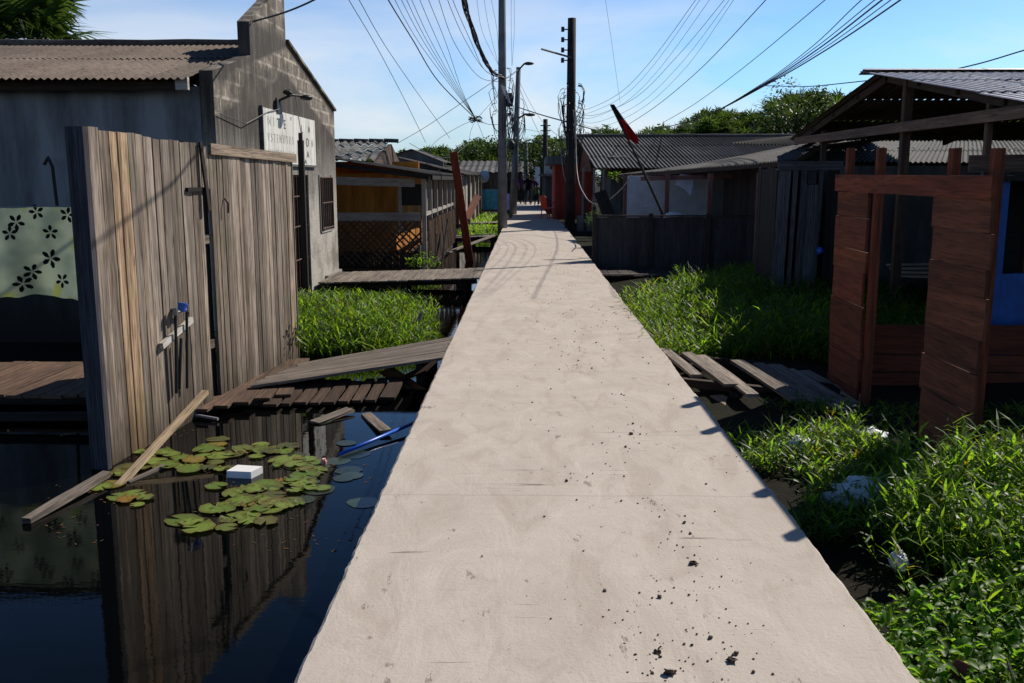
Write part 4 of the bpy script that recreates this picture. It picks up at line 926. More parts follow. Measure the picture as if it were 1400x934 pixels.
# red gate
def gate():
    root = thing('wooden_gate_frame', (2.7, 6.9, -.3), 'rough red timber gateway with a board pillar on each side', 'gate')
    for (y, x) in ((8.15, 2.68), (7.45, 2.68), (6.22, 2.70), (5.62, 2.68)):
        b = MB(); top = at(0, 203, Y=y).z; b.beam((x + .035, y, -.5), (x + .035, y, top), .055, .075, (0, 1, 0), (1.0, .95, .95), jit=.002); b.build('post', M['red'], root)
    b = MB(); b.beam((2.655, 8.28, 1.545), (2.655, 5.50, 1.535), .03, .135, (0, 0, 1), (1.25, 1.15, 1.15), jit=.002, segs=4); b.build('top_beam', M['red'], root)
    for (ya, yb, nm) in ((8.22, 7.52, 0), (6.26, 5.54, 1)):
        b = MB(); z = 1.47 if nm == 0 else 1.47; k = 0
        while z > -.22:
            h = U(.15, .27); h = min(h, z + .25); xx = 2.665
            c_ = U(.75, 1.35); cc = (c_, c_ * U(.9, 1.1), c_ * U(.9, 1.15)) if nm == 0 else (c_ * .95, c_ * 1.15, c_ * 1.3)
            b.beam((xx, ya + U(0, .05), z - h / 2), (xx, yb - U(0, .05), z - h / 2 + U(-.006, .006)), .02, h - .004, (0, 0, 1), cc, jit=.003); z -= h
        b.build('pillar_boards', M['red'], root)
    # low board wall turning away from the path
    r2 = thing('low_board_wall', (4, 8.3, -.4), 'low wall of dark red horizontal boards seen through the gateway', 'wall')
    b = MB(); zs = [.32, .05, -.11, -.26, -.40]
    for i in range(4):
        x1 = 8.0 if i < 2 else (6.5 if i == 2 else 3.6); b.beam((2.72, 8.30, (zs[i] + zs[i + 1]) / 2), (x1, 8.30, (zs[i] + zs[i + 1]) / 2), .025, zs[i] - zs[i + 1] - .012, (0, 0, 1), U(.6, .9), jit=.002)
    b.build('boards', M['red'], r2)
    for x in (2.8, 4.4, 6.0): b = MB(); b.beam((x, 8.35, -.6), (x, 8.35, .30), .07, .06, (0, 1, 0), .8); b.build('post', M['red'], r2)
gate()
# blue kiosk
def kiosk():
    y = 8.75; x0 = at(1352, 300, Y=y).x; zt = at(1370, 248, Y=y).z; wx = at(1376, 300, Y=y).x; wz0 = at(1380, 374, Y=y).z; wz1 = at(1380, 236, Y=y).z
    root = thing('blue_shack', (x0 + 1.5, y + 1, -.2), 'blue painted wooden shack with a dark window at the right edge', 'shack')
    b = MB(); boards(b, x0, y, wx, y, -.2, zt, (.08, .1), .001, (.9, 1.1), jz=0); boards(b, wx, y, x0 + 3.2, y, -.2, wz0, (.12, .18), .001, (.85, 1.1), jz=0); b.build('front_wall', M['bluepaint'], root)
    b = MB(); b.box(x0 + .02, x0 + 3.2, y + 1.2, y + 1.25, -.2, zt, .4); b.box(x0, x0 + .03, y + .02, y + 1.2, -.2, zt, .6); b.build('inner_wall', M['dark'], root)
    b = MB(); b.box(x0 - .05, x0 + 3.3, y - .08, y + 1.35, zt + .003, zt + .05, .5); b.build('roof', M['dark'], root)
    b = MB(); q = at(1379, 243, Y=y); b.box(q.x - .02, q.x + .03, y - .03, y - .022, q.z - .02, q.z + .02, .5); b.build('label_card', M['white'], root)
kiosk()

# right plank bridge
def bridge():
    root = thing('plank_bridge', (2.0, 8.2, -.3), 'rickety plank bridge from the path to the red gateway', 'bridge')
    P = [((908, 478), (952, 514), .10, 1.4), ((938, 483), (1000, 527), .11, 1.2), ((958, 487), (1030, 541), .10, 1.6), ((1008, 494), (1092, 548), .13, .9), ((1036, 498), (1118, 552), .11, 1.0), ((1056, 500), (1152, 560), .15, 1.15), ((1078, 506), (1166, 558), .10, 1.5), ((1098, 508), (1172, 549), .10, 1.3)]
    for i, (a, c, w_, k) in enumerate(P):
        b = MB(); b.beam(at(*a, z=-.07 - .01 * i), at(*c, z=-.09 - .015 * i), w_, .028, (0, 0, 1), k, jit=.006, segs=3, warp=.004); b.build('plank', M['deck'], root)
    for i, (a, c, w_, k) in enumerate([((1098, 520), (1162, 565), .09, 1.0), ((1120, 525), (1168, 552), .09, 1.4), ((1145, 528), (1176, 545), .09, 1.3)]):
        b = MB(); b.beam(at(*a, z=-.17), at(*c, z=-.19), w_, .028, (0, 0, 1), k, jit=.004); b.build('plank', M['pale'], root)
    for y in (8.95, 7.75):
        b = MB(); b.beam((1.25, y + .25, -.13), (2.9, y - .1, -.23), .07, .07, (0, 0, 1), .8); b.build('bearer', M['brown'], root)
    for (x, y) in ((1.6, 8.9), (2.4, 8.75), (1.75, 7.75), (2.55, 7.6)):
        b = MB(); b.beam((x, y, -.9), (x, y, -.16), .09, .09, (0, 1, 0), .8); b.build('pile', M['dark'], root)
    b = MB(); b.beam(at(980, 543, z=-.22), at(1002, 556, z=-.24), .12, .03, (0, 0, 1), 1.0, jit=.01); tag(b.build('wood_block', M['pale']), 'short pale wood offcut lying in the shade beneath the bridge', 'offcut')
bridge()

# ------------------------------------------------------------------ grass and ground cover
def grass(name, label, n, inside, zf, H=(.25, .55), leafL=(.10, .20), leafW=(.010, .018), lean=.25, col=(.5, 1.3), nl=(4, 7), brown=.015):
    b = MB(); k = 0; tries = 0
    while k < n and tries < n * 30:
        tries += 1; pp = inside()
        if pp is None: continue
        x, y = pp; k += 1; h = U(*H) * (1 + .35 * h2(x * 1.5, y * 1.5, 9)); a = U(0, 2 * pi); ln = U(.02, lean)
        z0 = zf(x, y); base = V((x, y, z0)); d = V((cos(a) * ln, sin(a) * ln, 1)).normalized()
        bend = V((cos(a), sin(a), -.3)) * (h * U(.02, .35) * lean * 1.5)
        c = U(*col); tn = U(-.2, .2); c3 = (c * (1 + tn), c, c * (1 - abs(tn)))
        if R() < brown: c3 = (c * 2.0, c * .95, c * .6)
        top = base + d * h + bend; i = len(b.v); sd = V((-sin(a + 1), cos(a + 1), 0)) * .0025
        b.v += [base - sd, base + sd, top]; b.face([i, i + 1, i + 2], [(0, 0)] * 3, c3)
        m_ = random.randint(*nl)
        for j in range(m_):
            t = .25 + .75 * (j + R() * .6) / m_; p = base.lerp(top, min(t, 1)); aa = a + j * 2.6 + U(-.6, .6); e = U(.5, 1.5)
            b.leaf(p, (cos(aa), sin(aa), e), U(*leafL), U(*leafW), U(.1, 1.0), c3)
    return tag(b.build(name, M['grass']), label, 'grass', kind='stuff')
def rect(x0, x1, y0, y1, f=None):
    def g():
        x, y = U(x0, x1), U(y0, y1)
        if f and not f(x, y): return None
        return x, y
    return g
gzz = lambda x, y: max(gz(x, y), WZ) - .02
# left island
def isl(x, y):
    xr = -1.30 if y < 10 else (-1.02 if y < 11.5 else -1.02 - (y - 11.5) * .28); e = min((y - 9.35) / .5, (13.2 - y) / .6, (xr - .12 * h2(y * 1.5) - x) / .3, (x + 3.2) / .2); return e > R() * .6 and not (x < -2.2 and y < 9.6)
grass('grass', 'bright green marsh grass between the plank ramp and the house walkway', 3900, rect(-3.3, -1.0, 9.75, 13.4, isl), gzz, (.10, .34), (.10, .22), (.009, .017), .45, (.3, 1.15))
def rclump(x, y):
    if x < 1.30 + .10 * h2(y * 2): return False
    if y > 12.3 + (x - 1.3) * 2.6 + .8 * h2(x * 2, 1) or y > 15.5: return False
    return h2(x * .8, y * .8, 2) > -.45
grass('grass', 'tall green marsh grass right of the path beyond the plank bridge', 6800, rect(1.30, 4.6, 9.2, 16.3, rclump), gzz, (.14, .46), (.10, .24), (.009, .018), .4, (.3, 1.2))
grass('grass', 'sparse dark grass inside the yard behind the red gateway', 2600, rect(2.9, 8.0, 8.6, 14.5), gzz, (.15, .35), (.10, .20), (.010, .018), .35, (.4, 1.0))
def near1(x, y):
    return h2(x * 1.2, y * 1.2, 5) > -.25
grass('grass', 'patchy grass around the plastic bags beside the path', 520, rect(1.34, 2.3, 4.6, 6.4, near1), gzz, (.07, .17), (.10, .20), (.010, .018), .6, (.5, 1.2))
def near2(x, y):
    return ((x - 2.62) / .82) ** 2 + ((y - 4.50) / .62) ** 2 < 1 + .3 * h2(x * 3, y * 3)
grass('grass', 'thick sunlit grass clump at the right edge of the foreground', 1500, rect(1.6, 4.4, 3.2, 6.0, near2), gzz, (.22, .42), (.11, .21), (.010, .019), .5, (.5, 1.3), (5, 8))
grass('grass', 'low dark grass in the shade below the red gateway', 700, rect(1.9, 4.2, 5.2, 7.4), gzz, (.04, .12), (.06, .14), (.008, .014), .7, (.35, .9))
grass('grass', 'thin weeds poking up beside the broad leaf ground cover', 420, rect(1.7, 3.2, 2.6, 4.6), gzz, (.14, .30), (.10, .18), (.010, .016), .6, (.6, 1.3))
grass('grass', 'sunny strip of grass beyond the leaning red plank', 1500, rect(-2.0, -.9, 27.6, 42, None), gzz, (.10, .20), (.14, .26), (.02, .035), .5, (.7, 1.4))
grass('grass', 'grass growing at the far right behind the pavilion', 900, rect(3.4, 5.2, 14.5, 16.8), gzz, (.15, .3), (.12, .2), (.012, .02), .4, (.5, 1.1))
b = MB(); random.seed(52)
for k in range(420):
    left = R() < .35; x = U(-3.0, -1.2) if left else U(1.35, 3.4); y = U(9.4, 12.8) if left else U(9.2, 13.5)
    if not left and y > 11.4 + (x - 1.3) * 2.6: continue
    a = U(0, 6.28); h = U(.2, .55); p = V((x, y, -.24)); q = p + V((cos(a) * h * U(.1, .9), sin(a) * h * U(.1, .9), h * U(.3, .9))); b.tube([p, p.lerp(q, .5) + V((0, 0, .04)), q], .0035, 4, (2.4, 1.7, .9))
tag(b.build('dead_stalks', M['grass']), 'dry straw coloured stalks standing among the marsh grass', 'dead stalks', kind='stuff')
# weeds at the fence foot
bush('weed', fpt(3.55, .06, .06), (.10, .22, .20), 60, 'thin weed climbing the far end of the plank fence', 'weed', 'grass', (.05, .10))
# broad leaf cover
b = MB(); k = 0
while k < 12000:
    y = U(1.9, 5.2); x = 1.29 + 2.6 * R() ** 1.2
    lim = 1.29 + max(0, y - 3.5) * 1.5 + .06 * h2(y * 3)
    if x < lim or (y > 4.4 and h2(x * 2, y * 2, 8) < 0) or h2(x * 1.3, y * 1.3, 6) < -.42: continue
    k += 1; z = -.19 + .13 * R() + .05 * h2(x * 2, y * 2) + .03 * max(0, x - 1.6); a = U(0, 2 * pi); L = U(.035, .07); c = U(.45, 1.25)
    d = V((cos(a), sin(a), U(.1, 1.1))).normalized(); sd = d.cross(V((0, 0, 1))).normalized(); p = V((x, y, z)); nn = sd.cross(d); i = len(b.v); w_ = L * U(.5, .7)
    m1 = p + d * L * .35; m2 = p + d * L * .75; tip = p + d * L - V((0, 0, .2 * L)); cup = nn * (w_ * .22)
    b.v += [p, m1 + sd * w_ * .45 + cup, m2 + sd * w_ * .4 + cup, tip, m2 - sd * w_ * .4 + cup, m1 - sd * w_ * .45 + cup, (m1 + m2) / 2]
    c3 = (c * U(.85, 1.25), c, c * .9)
    for (q, r_) in ((0, 1), (1, 2), (2, 3), (3, 4), (4, 5), (5, 0)): b.face([i + q, i + r_, i + 6], [(0, 0)] * 3, c3)
tag(b.build('ground_cover', M['cover'], smooth=True), 'mat of small rounded bright leaves covering the near right bank', 'ground cover', kind='stuff')

# ------------------------------------------------------------------ rubbish
def bag(px, py, r, lb, z=-.14, seed=1, mat='bag', name='plastic_bag', cat='plastic bag', grp='plastic bags in the weeds'):
    b = MB(); c = at(px, py, z=z); b.blob((c.x, c.y, z), r, seed, 22, .55, freq=2.6); tag(b.build(name, M[mat], smooth=True), lb, cat, grp)
bag(1182, 678, (.19, .11, .09), 'large crumpled white plastic bag in the shaded weeds', -.13, 1)
bag(1098, 610, (.09, .07, .06), 'white plastic bag in the grass near the plank bridge', -.14, 2)
bag(1187, 600, (.12, .10, .07), 'bluish plastic bag in deep shade below the gateway', -.16, 5)
bag(1229, 768, (.035, .05, .045), 'small white plastic scrap at the edge of the dark hollow', -.12, 7)
bag(1078, 612, (.12, .035, .03), 'torn flat strip of pale plastic lying in the grass', -.18, 9)
b = MB(); c = at(1305, 930, z=-.10); b.beam(c + V((-.05, 0, -.08)), c + V((.04, .03, .05)), .09, .04, (0, .6, 1), 1.0, jit=.008); tag(b.build('brick_fragment', M['brick']), 'broken dark red brick fragment among the leaves at the bottom edge', 'brick')
b = MB(); b.tube([at(1378, 905, z=-.05), at(1388, 935, z=-.1)], .006, 6); tag(b.build('dry_stick', M['pale']), 'pale dry stick on the ground cover in the bottom right corner', 'stick')
b = MB(); c = at(335, 650, z=WZ); b.prism([(c.x - .10, c.y - .05, WZ - .02), (c.x + .06, c.y - .07, WZ - .02), (c.x + .10, c.y + .05, WZ - .02), (c.x - .07, c.y + .08, WZ - .02)], (0, 0, .065)); tag(b.build('styrofoam_block', M['foam']), 'white styrofoam block floating among the lily pads', 'block')
b = MB(); c = at(443, 633, z=WZ + .01); b.blob(c, (.02, .03, .035), 4, 9, .4); tag(b.build('pink_scrap', M['pink']), 'small pink plastic scrap at the edge of the lily pads', 'scrap')

# ------------------------------------------------------------------ lily pads
def pad_mesh(seed):
    random.seed(seed); b = MB(); n = 22; gap = .22; c = V((0, 0, .006)); b.v.append(c); r0 = .086
    for ring, k in ((.55, 0), (1.0, 1)):
        for i in range(n + 1):
            t = gap + (2 * pi - 2 * gap) * i / n; r = r0 * ring * (1 + .07 * h2(cos(t) * 1.5 + seed, sin(t) * 1.5)); z = .004 + (.030 * max(0, h2(cos(t) * 1.6 + seed * 3, sin(t) * 1.6)) if k else .002 * h2(t, seed))
            b.v.append(V((r * cos(t), r * sin(t), z)))
    for i in range(n):
        b.face([0, 1 + i, 2 + i], [(0, 0)] * 3, .95 + .1 * (i % 2)); A = 1 + i; B = A + n + 1; b.face([A, B, B + 1, A + 1], [(0, 0)] * 4, .95 + .1 * (i % 2))
    return b
random.seed(5)
pads = []
protos = []
for s_ in range(4):
    o = pad_mesh(s_ + 1).build('lily_pad', M['lily'], smooth=True, origin=(0, 0, 0)); protos.append(o)
random.seed(11); PTS = []
def padc(px, py, r, tries=1): PTS.append((px, py, r))
for (px, py) in [(250, 712), (272, 722), (250, 733) if 0 else (292, 700), (308, 722), (322, 714), (338, 706), (352, 700), (368, 696), (385, 692), (398, 684), (408, 674), (414, 664), (420, 654), (404, 654), (392, 662), (378, 668), (362, 664), (350, 672), (336, 682), (322, 690), (345, 690), (362, 682), (376, 680), (320, 675), (330, 668), (398, 640), (412, 636), (428, 642), (400, 628), (382, 632), (365, 622), (420, 626), (336, 612), (322, 622), (352, 618), (375, 614), (398, 612), (292, 618), (285, 625), (268, 634), (255, 637), (240, 626), (224, 622), (208, 634), (232, 634), (262, 642), (285, 614), (148, 660), (165, 652), (172, 644), (192, 640), (162, 678), (186, 680), (170, 684), (205, 618), (300, 628), (310, 690), (424, 662), (300, 605), (340, 640) if 0 else (316, 640), (436, 632)]:
    padc(px + U(-6, 6), py + U(-4, 4), U(.6, 1.2))
    if R() < .8: padc(px + U(-26, 26), py + U(-9, 9), U(.4, .9))
first = {}
for i, (px, py, r) in enumerate(PTS):
    k = i % 4; c = at(px, py, z=WZ)
    if k not in first: o = protos[k]; first[k] = 1
    else: o = protos[k].copy(); COL.objects.link(o)
    o.location = (c.x, c.y, WZ + .004 + .0005 * (i % 12)); o.rotation_euler = (U(-.03, .03), U(-.03, .03), U(0, 6.28)); o.scale = (r, r * U(.85, 1), 1)
    tag(o, 'round notched lily pad floating beside the plank fence', 'lily pad', 'lily pads on the dark water')
b = MB(); random.seed(15)
for k in range(520):
    c = at(U(60, 520), 585 + 170 * R() ** 1.5, z=WZ)
    if c.x > -.8 or h2(c.x * 1.6, c.y * 1.6, 4) < -.05: continue
    a = U(0, 6.28); L = U(.004, .02); d = V((cos(a), sin(a), 0)); e = V((-d.y, d.x, 0)); z_ = V((0, 0, .0025))
    c = V((c.x, c.y, WZ)) + z_; b.poly([c - d * L, c - e * L * .3, c + d * L, c + e * L * .35], (U(.6, 1.6), U(.6, 1.2), .6))
tag(b.build('floating_debris', M['crumb']), 'specks of plant debris drifting around the lily pads', 'debris', kind='stuff')
# sunken dark leaves near the path
b = MB()
for i in range(14):
    c = at(U(395, 500), U(575, 690), z=WZ); r = U(.07, .13); n = 12
    b.poly([(c.x + r * cos(t * 2 * pi / n) * U(.85, 1.1), c.y + r * sin(t * 2 * pi / n), WZ + .0015 + .0003 * i) for t in range(n)], U(.5, 1.2))
tag(b.build('drowned_leaves', M['lilydark']), 'dark drowned leaves floating between the lily pads and the path', 'leaves', kind='stuff')

# ------------------------------------------------------------------ poles
def pole(name, x, y, z0, z1, r, label, mat, taper=.75, n=12):
    root = thing(name, (x, y, z0), label, 'utility pole'); b = MB(); b.tube([(x, y, z0 - .5), (x, y, z1)], r, n, r1=r * taper); b.build('shaft', M[mat], root, smooth=True); return root
def coil(root, c, r, n, mat, spread=.3, seed=0, wr=.006, drop=1.0):
    random.seed(seed); b = MB()
    for k in range(n):
        a = U(0, 6.28); p = V(c) + V((cos(a) * r, sin(a) * r, U(-spread, spread))); pts = [p]; L = U(.2, .8) * drop
        for j in range(1, 6): pts.append(p + V((cos(a) * r * .8 * sin(j * .7) + U(-.03, .03), -abs(sin(j * .6)) * r * .8, -L * j / 5 + .18 * L * sin(j))))
        b.tube(pts, wr, 4)
    b.build('cable_tangle', M[mat], root)
x1_ = at(687, 312, Y=30).x
p1 = pole('utility_pole', x1_, 30, 0, 9.5, .155, 'grey concrete utility pole at the left edge of the path', 'polegrey', .6)
coil(p1, (x1_, 30, 4.55), .22, 16, 'wiregrey', .3, 3, .010, 1.4); coil(p1, (x1_, 30, 3.9), .2, 22, 'wire', .5, 4, .012, 1.4)
b = MB(); b.box(x1_ + .10, x1_ + .32, 29.8, 29.9, 3.7, 4.1); b.build('junction_box', M['black'], p1)
b = MB(); b.poly([(x1_ - .05, 29.75, 4.35), (x1_ + .12, 29.72, 4.25), (x1_ + .28, 29.75, 3.75), (x1_ + .10, 29.72, 3.95)]); b.build('pale_tag', M['white'], p1)
x2_ = at(779, 310, Y=30).x; z2_ = at(781, 25, Y=30).z
p2 = pole('utility_pole', x2_, 30, 0, z2_, .165, 'dark utility pole right of the path wrapped in cables', 'poledark', .75)
coil(p2, (x2_, 30, 3.6), .22, 46, 'wire', .8, 5, .011, 1.6); coil(p2, (x2_, 30, 3.2), .2, 8, 'wiregrey', .6, 6, .009, 1.5)
for k in range(4):
    b = MB(); z = z2_ - .35 - k * .30; b.tube([(x2_, 29.85, z), (x2_ - .28, 29.8, z)], .02, 6); b.tube([(x2_ - .28, 29.8, z - .07), (x2_ - .28, 29.8, z + .07)], .05, 8); b.build('insulator', M['black'], p2)

q = at(740, 67, Y=29.5); b = MB(); b.tube([(x2_, 29.9, at(775, 79, Y=29.9).z), q], .03, 6); b.build('side_arm', M['steel'], p2)
random.seed(21)
y3 = 41; x3_ = at(701, 295, Y=y3).x; x3t = at(709, 92, Y=y3)
p3 = thing('street_lamp', (x3_, y3, 0), 'slightly leaning street lamp pole with two curved arms', 'street lamp')
b = MB(); b.tube([(x3_, y3, -.3), (x3t.x, y3, x3t.z)], .17, 10, r1=.10); b.build('shaft', M['polegrey'], p3, smooth=True)
for (a, c, e, nm) in (((704, 96), (716, 88), (724, 86), 0), ((712, 162), (718, 156), (726, 156), 1)):
    b = MB(); b.tube([at(709 - nm * 0, a[1], Y=y3), at(*c, Y=y3 - .3), at(*e, Y=y3 - .5)], .035, 6); b.build('arm', M['black'], p3)
    b = MB(); b.blob(at(e[0] - 1, e[1] + 1, Y=y3 - .5), (.22, .18, .07), 3, 8, .1); b.build('lamp_head', M['black'], p3)
b = MB(); b.blob(at(699, 198, Y=y3 - .3), (.16, .16, .22), 3, 8, .2); b.build('transformer', M['black'], p3)
coil(p3, (x3t.x - .1, y3, 3.6), .22, 26, 'wire', 1.3, 8, .014, 1.8)
x4 = at(745, 290, Y=58).x; p4 = pole('utility_pole', x4, 58, 0, at(745, 163, Y=58).z, .19, 'distant dark utility pole between the street lamp and the wrapped pole', 'poledark', .7, 8)
b = MB()
for k in range(4): z = at(745, 172 + k * 7, Y=58).z; b.tube([(x4 + .3, 57.8, z), (x4 - .3, 57.8, z)], .035, 5)
b.build('crossarm', M['black'], p4)
x5 = at(719, 285, Y=66).x; pole('utility_pole', x5, 66, 0, at(719, 196, Y=66).z, .18, 'pale far utility pole at the end of the path', 'polegrey', .7, 8)

# ------------------------------------------------------------------ wires
random.seed(33)
L_ = []
knot = at(651, 163, Y=30)
def W3(pts, ds, r, lb, mat='wire'):
    wire_obj([at(p[0], p[1], Y=d_) for p, d_ in zip(pts, ds)], r, lb, mat)
lbl = 'thin black wire fanning up to the left from the wire knot'
W3([(455, -40), (477, 0), (516, 66), (555, 140), (582, 195)], (19, 20, 24, 29, 34), .011, 'leftmost thin wire dropping steeply past the concrete gable')
W3([(468, -40), (491, 0), (525, 60), (570, 126), (615, 189)], (19, 20, 24, 29, 35), .011, 'second steep wire from the left, ending behind the orange house')
W3([(510, -40), (531, 0), (564, 54), (600, 112), (651, 163)], (19, 20, 24, 27, 30), .020, 'thickest wire of the left fan, reaching the wire knot')
for i, x in enumerate((540, 549, 556, 563, 574, 586)):
    W3([(x - 14, -40), (x, 0), (x + 34 - i * 2, 60), (622 + i * 2, 125), (651, 163)], (19, 20, 24, 27, 30), .009, lbl)
W3([(590, -40), (600, 0), (622, 60), (655, 105), (686, 112)], (21, 22, 25, 28, 30), .010, 'thin wire left of the heavy cable bundle')
for i, x in enumerate((612, 619)):
    W3([(x - 10, -40), (x, 0), (x + 24, 55), (662, 95), (686, 108)], (21, 22, 25, 28, 30), .010, 'thin wire hugging the left side of the heavy cable bundle')
# heavy bundle of several strands
b = MB()
for k in range(12):
    o_ = V((U(-.06, .06), U(-.08, .08), U(-.06, .06))); P = [at(x, y, Y=d_) + o_ * 1.2 for (x, y), d_ in zip([(622, -40), (633, 0), (645, 42), (660, 80), (672, 100), (687, 108)], (24, 25, 26.5, 28, 29, 29.9))]
    out = []
    for i in range(len(P) - 1):
        for t in range(6): out.append(P[i].lerp(P[i + 1], t / 6) + V((.025 * sin(i * 6 + t + k), 0, .025 * cos(i * 6 + t + k * 2))))
    out.append(P[-1]); b.tube(out, .016, 5, m=0 if k % 3 else 1)
tag(b.build('cable_bundle', [M['wire'], M['wiregrey']], smooth=True), 'heavy drooping bundle of cables tied to the grey concrete pole', 'cable bundle')
for i, (x, y) in enumerate(((652, 0), (662, 0), (672, 0), (699, 0), (703, 0))):
    W3([(x - (4 if x < 690 else -2), -40), (x, y), (x + (8 if x < 690 else 0), 45), ((682 if x < 690 else 700), 90)], (24, 25, 27, 30), .007, 'fine wire hanging almost straight down beside the top of the grey pole', 'wiregrey')
W3([(543, 196), (575, 178), (610, 155), (650, 128), (687, 103)], (34, 33, 32, 31, 30), .012, 'wire crossing the left fan from the low roofs up to the grey pole')
W3([(651, 163), (630, 172), (600, 190), (585, 206)], (30, 30, 31, 32), .009, 'short wire running from the knot down to the left roofs')
W3([(651, 163), (658, 180), (664, 198), (668, 215)], (30, 31, 32, 33), .009, 'short wire hanging down from the knot toward the tree line')
W3([(651, 163), (668, 170), (686, 170)], (30, 30, 30), .010, 'short slack wire from the knot to the grey pole')
W3([(651, 163), (644, 178), (640, 195), (622, 212)], (30, 27, 24, 21), .008, 'wire from the knot down to the leaning red plank')
W3([(622, 213), (610, 216), (590, 212), (560, 196)], (21, 22, 23, 24), .010, 'slack pale wire from the leaning red plank to the porch roof', 'wiregrey')
W3([(621, 215), (605, 228), (594, 238)], (21, 22, 23), .008, 'short pale wire from the leaning red plank to the porch corner', 'wiregrey')
W3([(651, 163), (672, 140), (690, 118)], (30, 30, 30), .008, 'short wire rising from the knot to the grey pole')
b = MB()
for k in range(10): b.tube([knot + V((U(-.25, .25), U(-.1, .1), U(-.12, .12))) for _ in range(4)], .010, 4)
tag(b.build('wire_knot', M['wire']), 'tangled knot where the left fan of wires meets', 'wire knot')
# right fan into the dark pole
RF = [((951, 0), (888, 86), (846, 128), (800, 150), 785), ((957, 0), (893, 90), (850, 133), (800, 156), 785), ((970, 0), (900, 96), (852, 142), (805, 162), 785), ((990, 0), (925, 78), (868, 134), (810, 158), 785), ((997, 0), (930, 88), (872, 143), (812, 168), 785), ((1003, 0), (938, 92), (878, 148), (820, 174), 785)]
nm_ = ['first', 'second', 'third', 'fourth', 'fifth', 'sixth']
for i, (a, c, e, f_, g) in enumerate(RF):
    W3([(a[0] + 26, -40), a, c, e, f_, (g, f_[1] - 8)], (17, 18, 23, 26, 28.5, 30), (.0058 if i % 3 else .0075), '%s wire from the left in the fan right of the dark pole' % nm_[i])
W3([(1082, -40), (1047, 0), (960, 92), (900, 143), (858, 171)], (17, 18, 25, 31, 36), .013, 'straight wire passing right of the fan toward the distant palms')
W3([(1172, -40), (1128, 0), (1016, 93), (950, 142), (906, 168)], (17, 18, 25, 31, 36), .012, 'single straight wire midway between the fan and the heavy right cables')
for i, x in enumerate((1178, 1196, 1206, 1218, 1231)):
    W3([(x + 60, -45), (x, 0), (1110 + i * 5, 64 + i * 1), (1038 + i * 2, 117), (960, 160), (885, 180)], (15, 16, 20, 24, 30, 38), (.020 if i in (2, 4) else .012), 'heavy cable of the bunch descending from the top right corner')
W3([(1038, 117), (1075, 118), (1110, 118), (1180, 111), (1270, 101), (1335, 88), (1400, 69), (1450, 56)], (24, 22, 20, 17, 14.5, 13, 12, 11.5), .013, 'long cable sagging over the pavilion roof to the right edge')
W3([(828, -20), (828, 0), (838, 70), (848, 141)], (19, 19, 22, 25), .005, 'hair thin wire hanging nearly vertical above the flag', 'wiregrey')
W3([(709, 147), (740, 157), (772, 166), (800, 174), (815, 178)], (41, 36, 30.2, 33, 36), .030, 'thick cable linking the street lamp with the dark pole')
W3([(710, 112), (730, 150), (750, 175), (770, 190)], (41, 38, 34, 30), .010, 'thin wire slanting from the street lamp down to the dark pole')
W3([(709, 118), (722, 150), (735, 178), (744, 195)], (41, 46, 52, 58), .014, 'thin wire from the street lamp to the distant pole')
W3([(711, 176), (725, 178), (745, 182)], (41, 50, 58), .014, 'level wire between the street lamp and the distant pole')
W3([(687, 110), (697, 104), (709, 95)], (30, 35, 41), .030, 'thick cable from the grey pole up to the street lamp head')
W3([(690, 118), (697, 150), (702, 178)], (30, 35, 41), .028, 'thick cable from the grey pole down to the transformer')

# ------------------------------------------------------------------ far buildings at the end of the path
root = thing('red_kiosk', (1.6, 40, 0), 'small red walled shop with a flat slab canopy beside the path', 'shop')
b = MB(); b.box(1.13, 2.6, 38, 38.12, -.1, 2.05); b.box(1.13, 1.25, 38.12, 42, -.1, 2.05); b.build('wall', M['pinkwall'], root)
b = MB(); b.box(.80, 3.0, 37.4, 42.4, 2.05, 2.38, 1.0); b.build('canopy', M['greywall'], root)
root = thing('shuttered_shop', (1.5, 50, 0), 'dark shuttered shop front behind the red walled shop', 'shop')
b = MB(); b.box(.95, 3, 47, 47.12, -.1, 1.6, .5); b.box(.95, 1.05, 47.12, 54, -.1, 1.6, .5); b.build('wall', M['greywall'], root)
b = MB(); b.box(.7, 3, 46.5, 54, 1.6, 1.72, 1.2); b.build('awning', M['fibregrey'], root)
b = MB(); b.box(1.0, 3.2, 48.5, 54, 1.73, 2.5); b.build('upper_storey', M['whitewood'], root)
b = MB(); b.box(1.2, 1.9, 48.46, 48.495, 1.95, 2.4); b.build('window', M['black'], root)
b = MB(); q = at(735, 228, Y=56); q2 = at(735, 264, Y=56); b.box(q.x - .14, q.x + .14, 56, 56.08, q2.z, q.z); o = b; 
o = thing('street_sign', (q.x, 56, 0), 'pale blue upright sign panel over the far end of the path', 'sign'); b.build('panel', M['cloth'], o)
b = MB(); b.beam((q.x + .1, 56.1, 0), (q.x + .1, 56.1, q2.z), .06, .06, (0, 1, 0), .8); b.build('post', M['steel'], o)
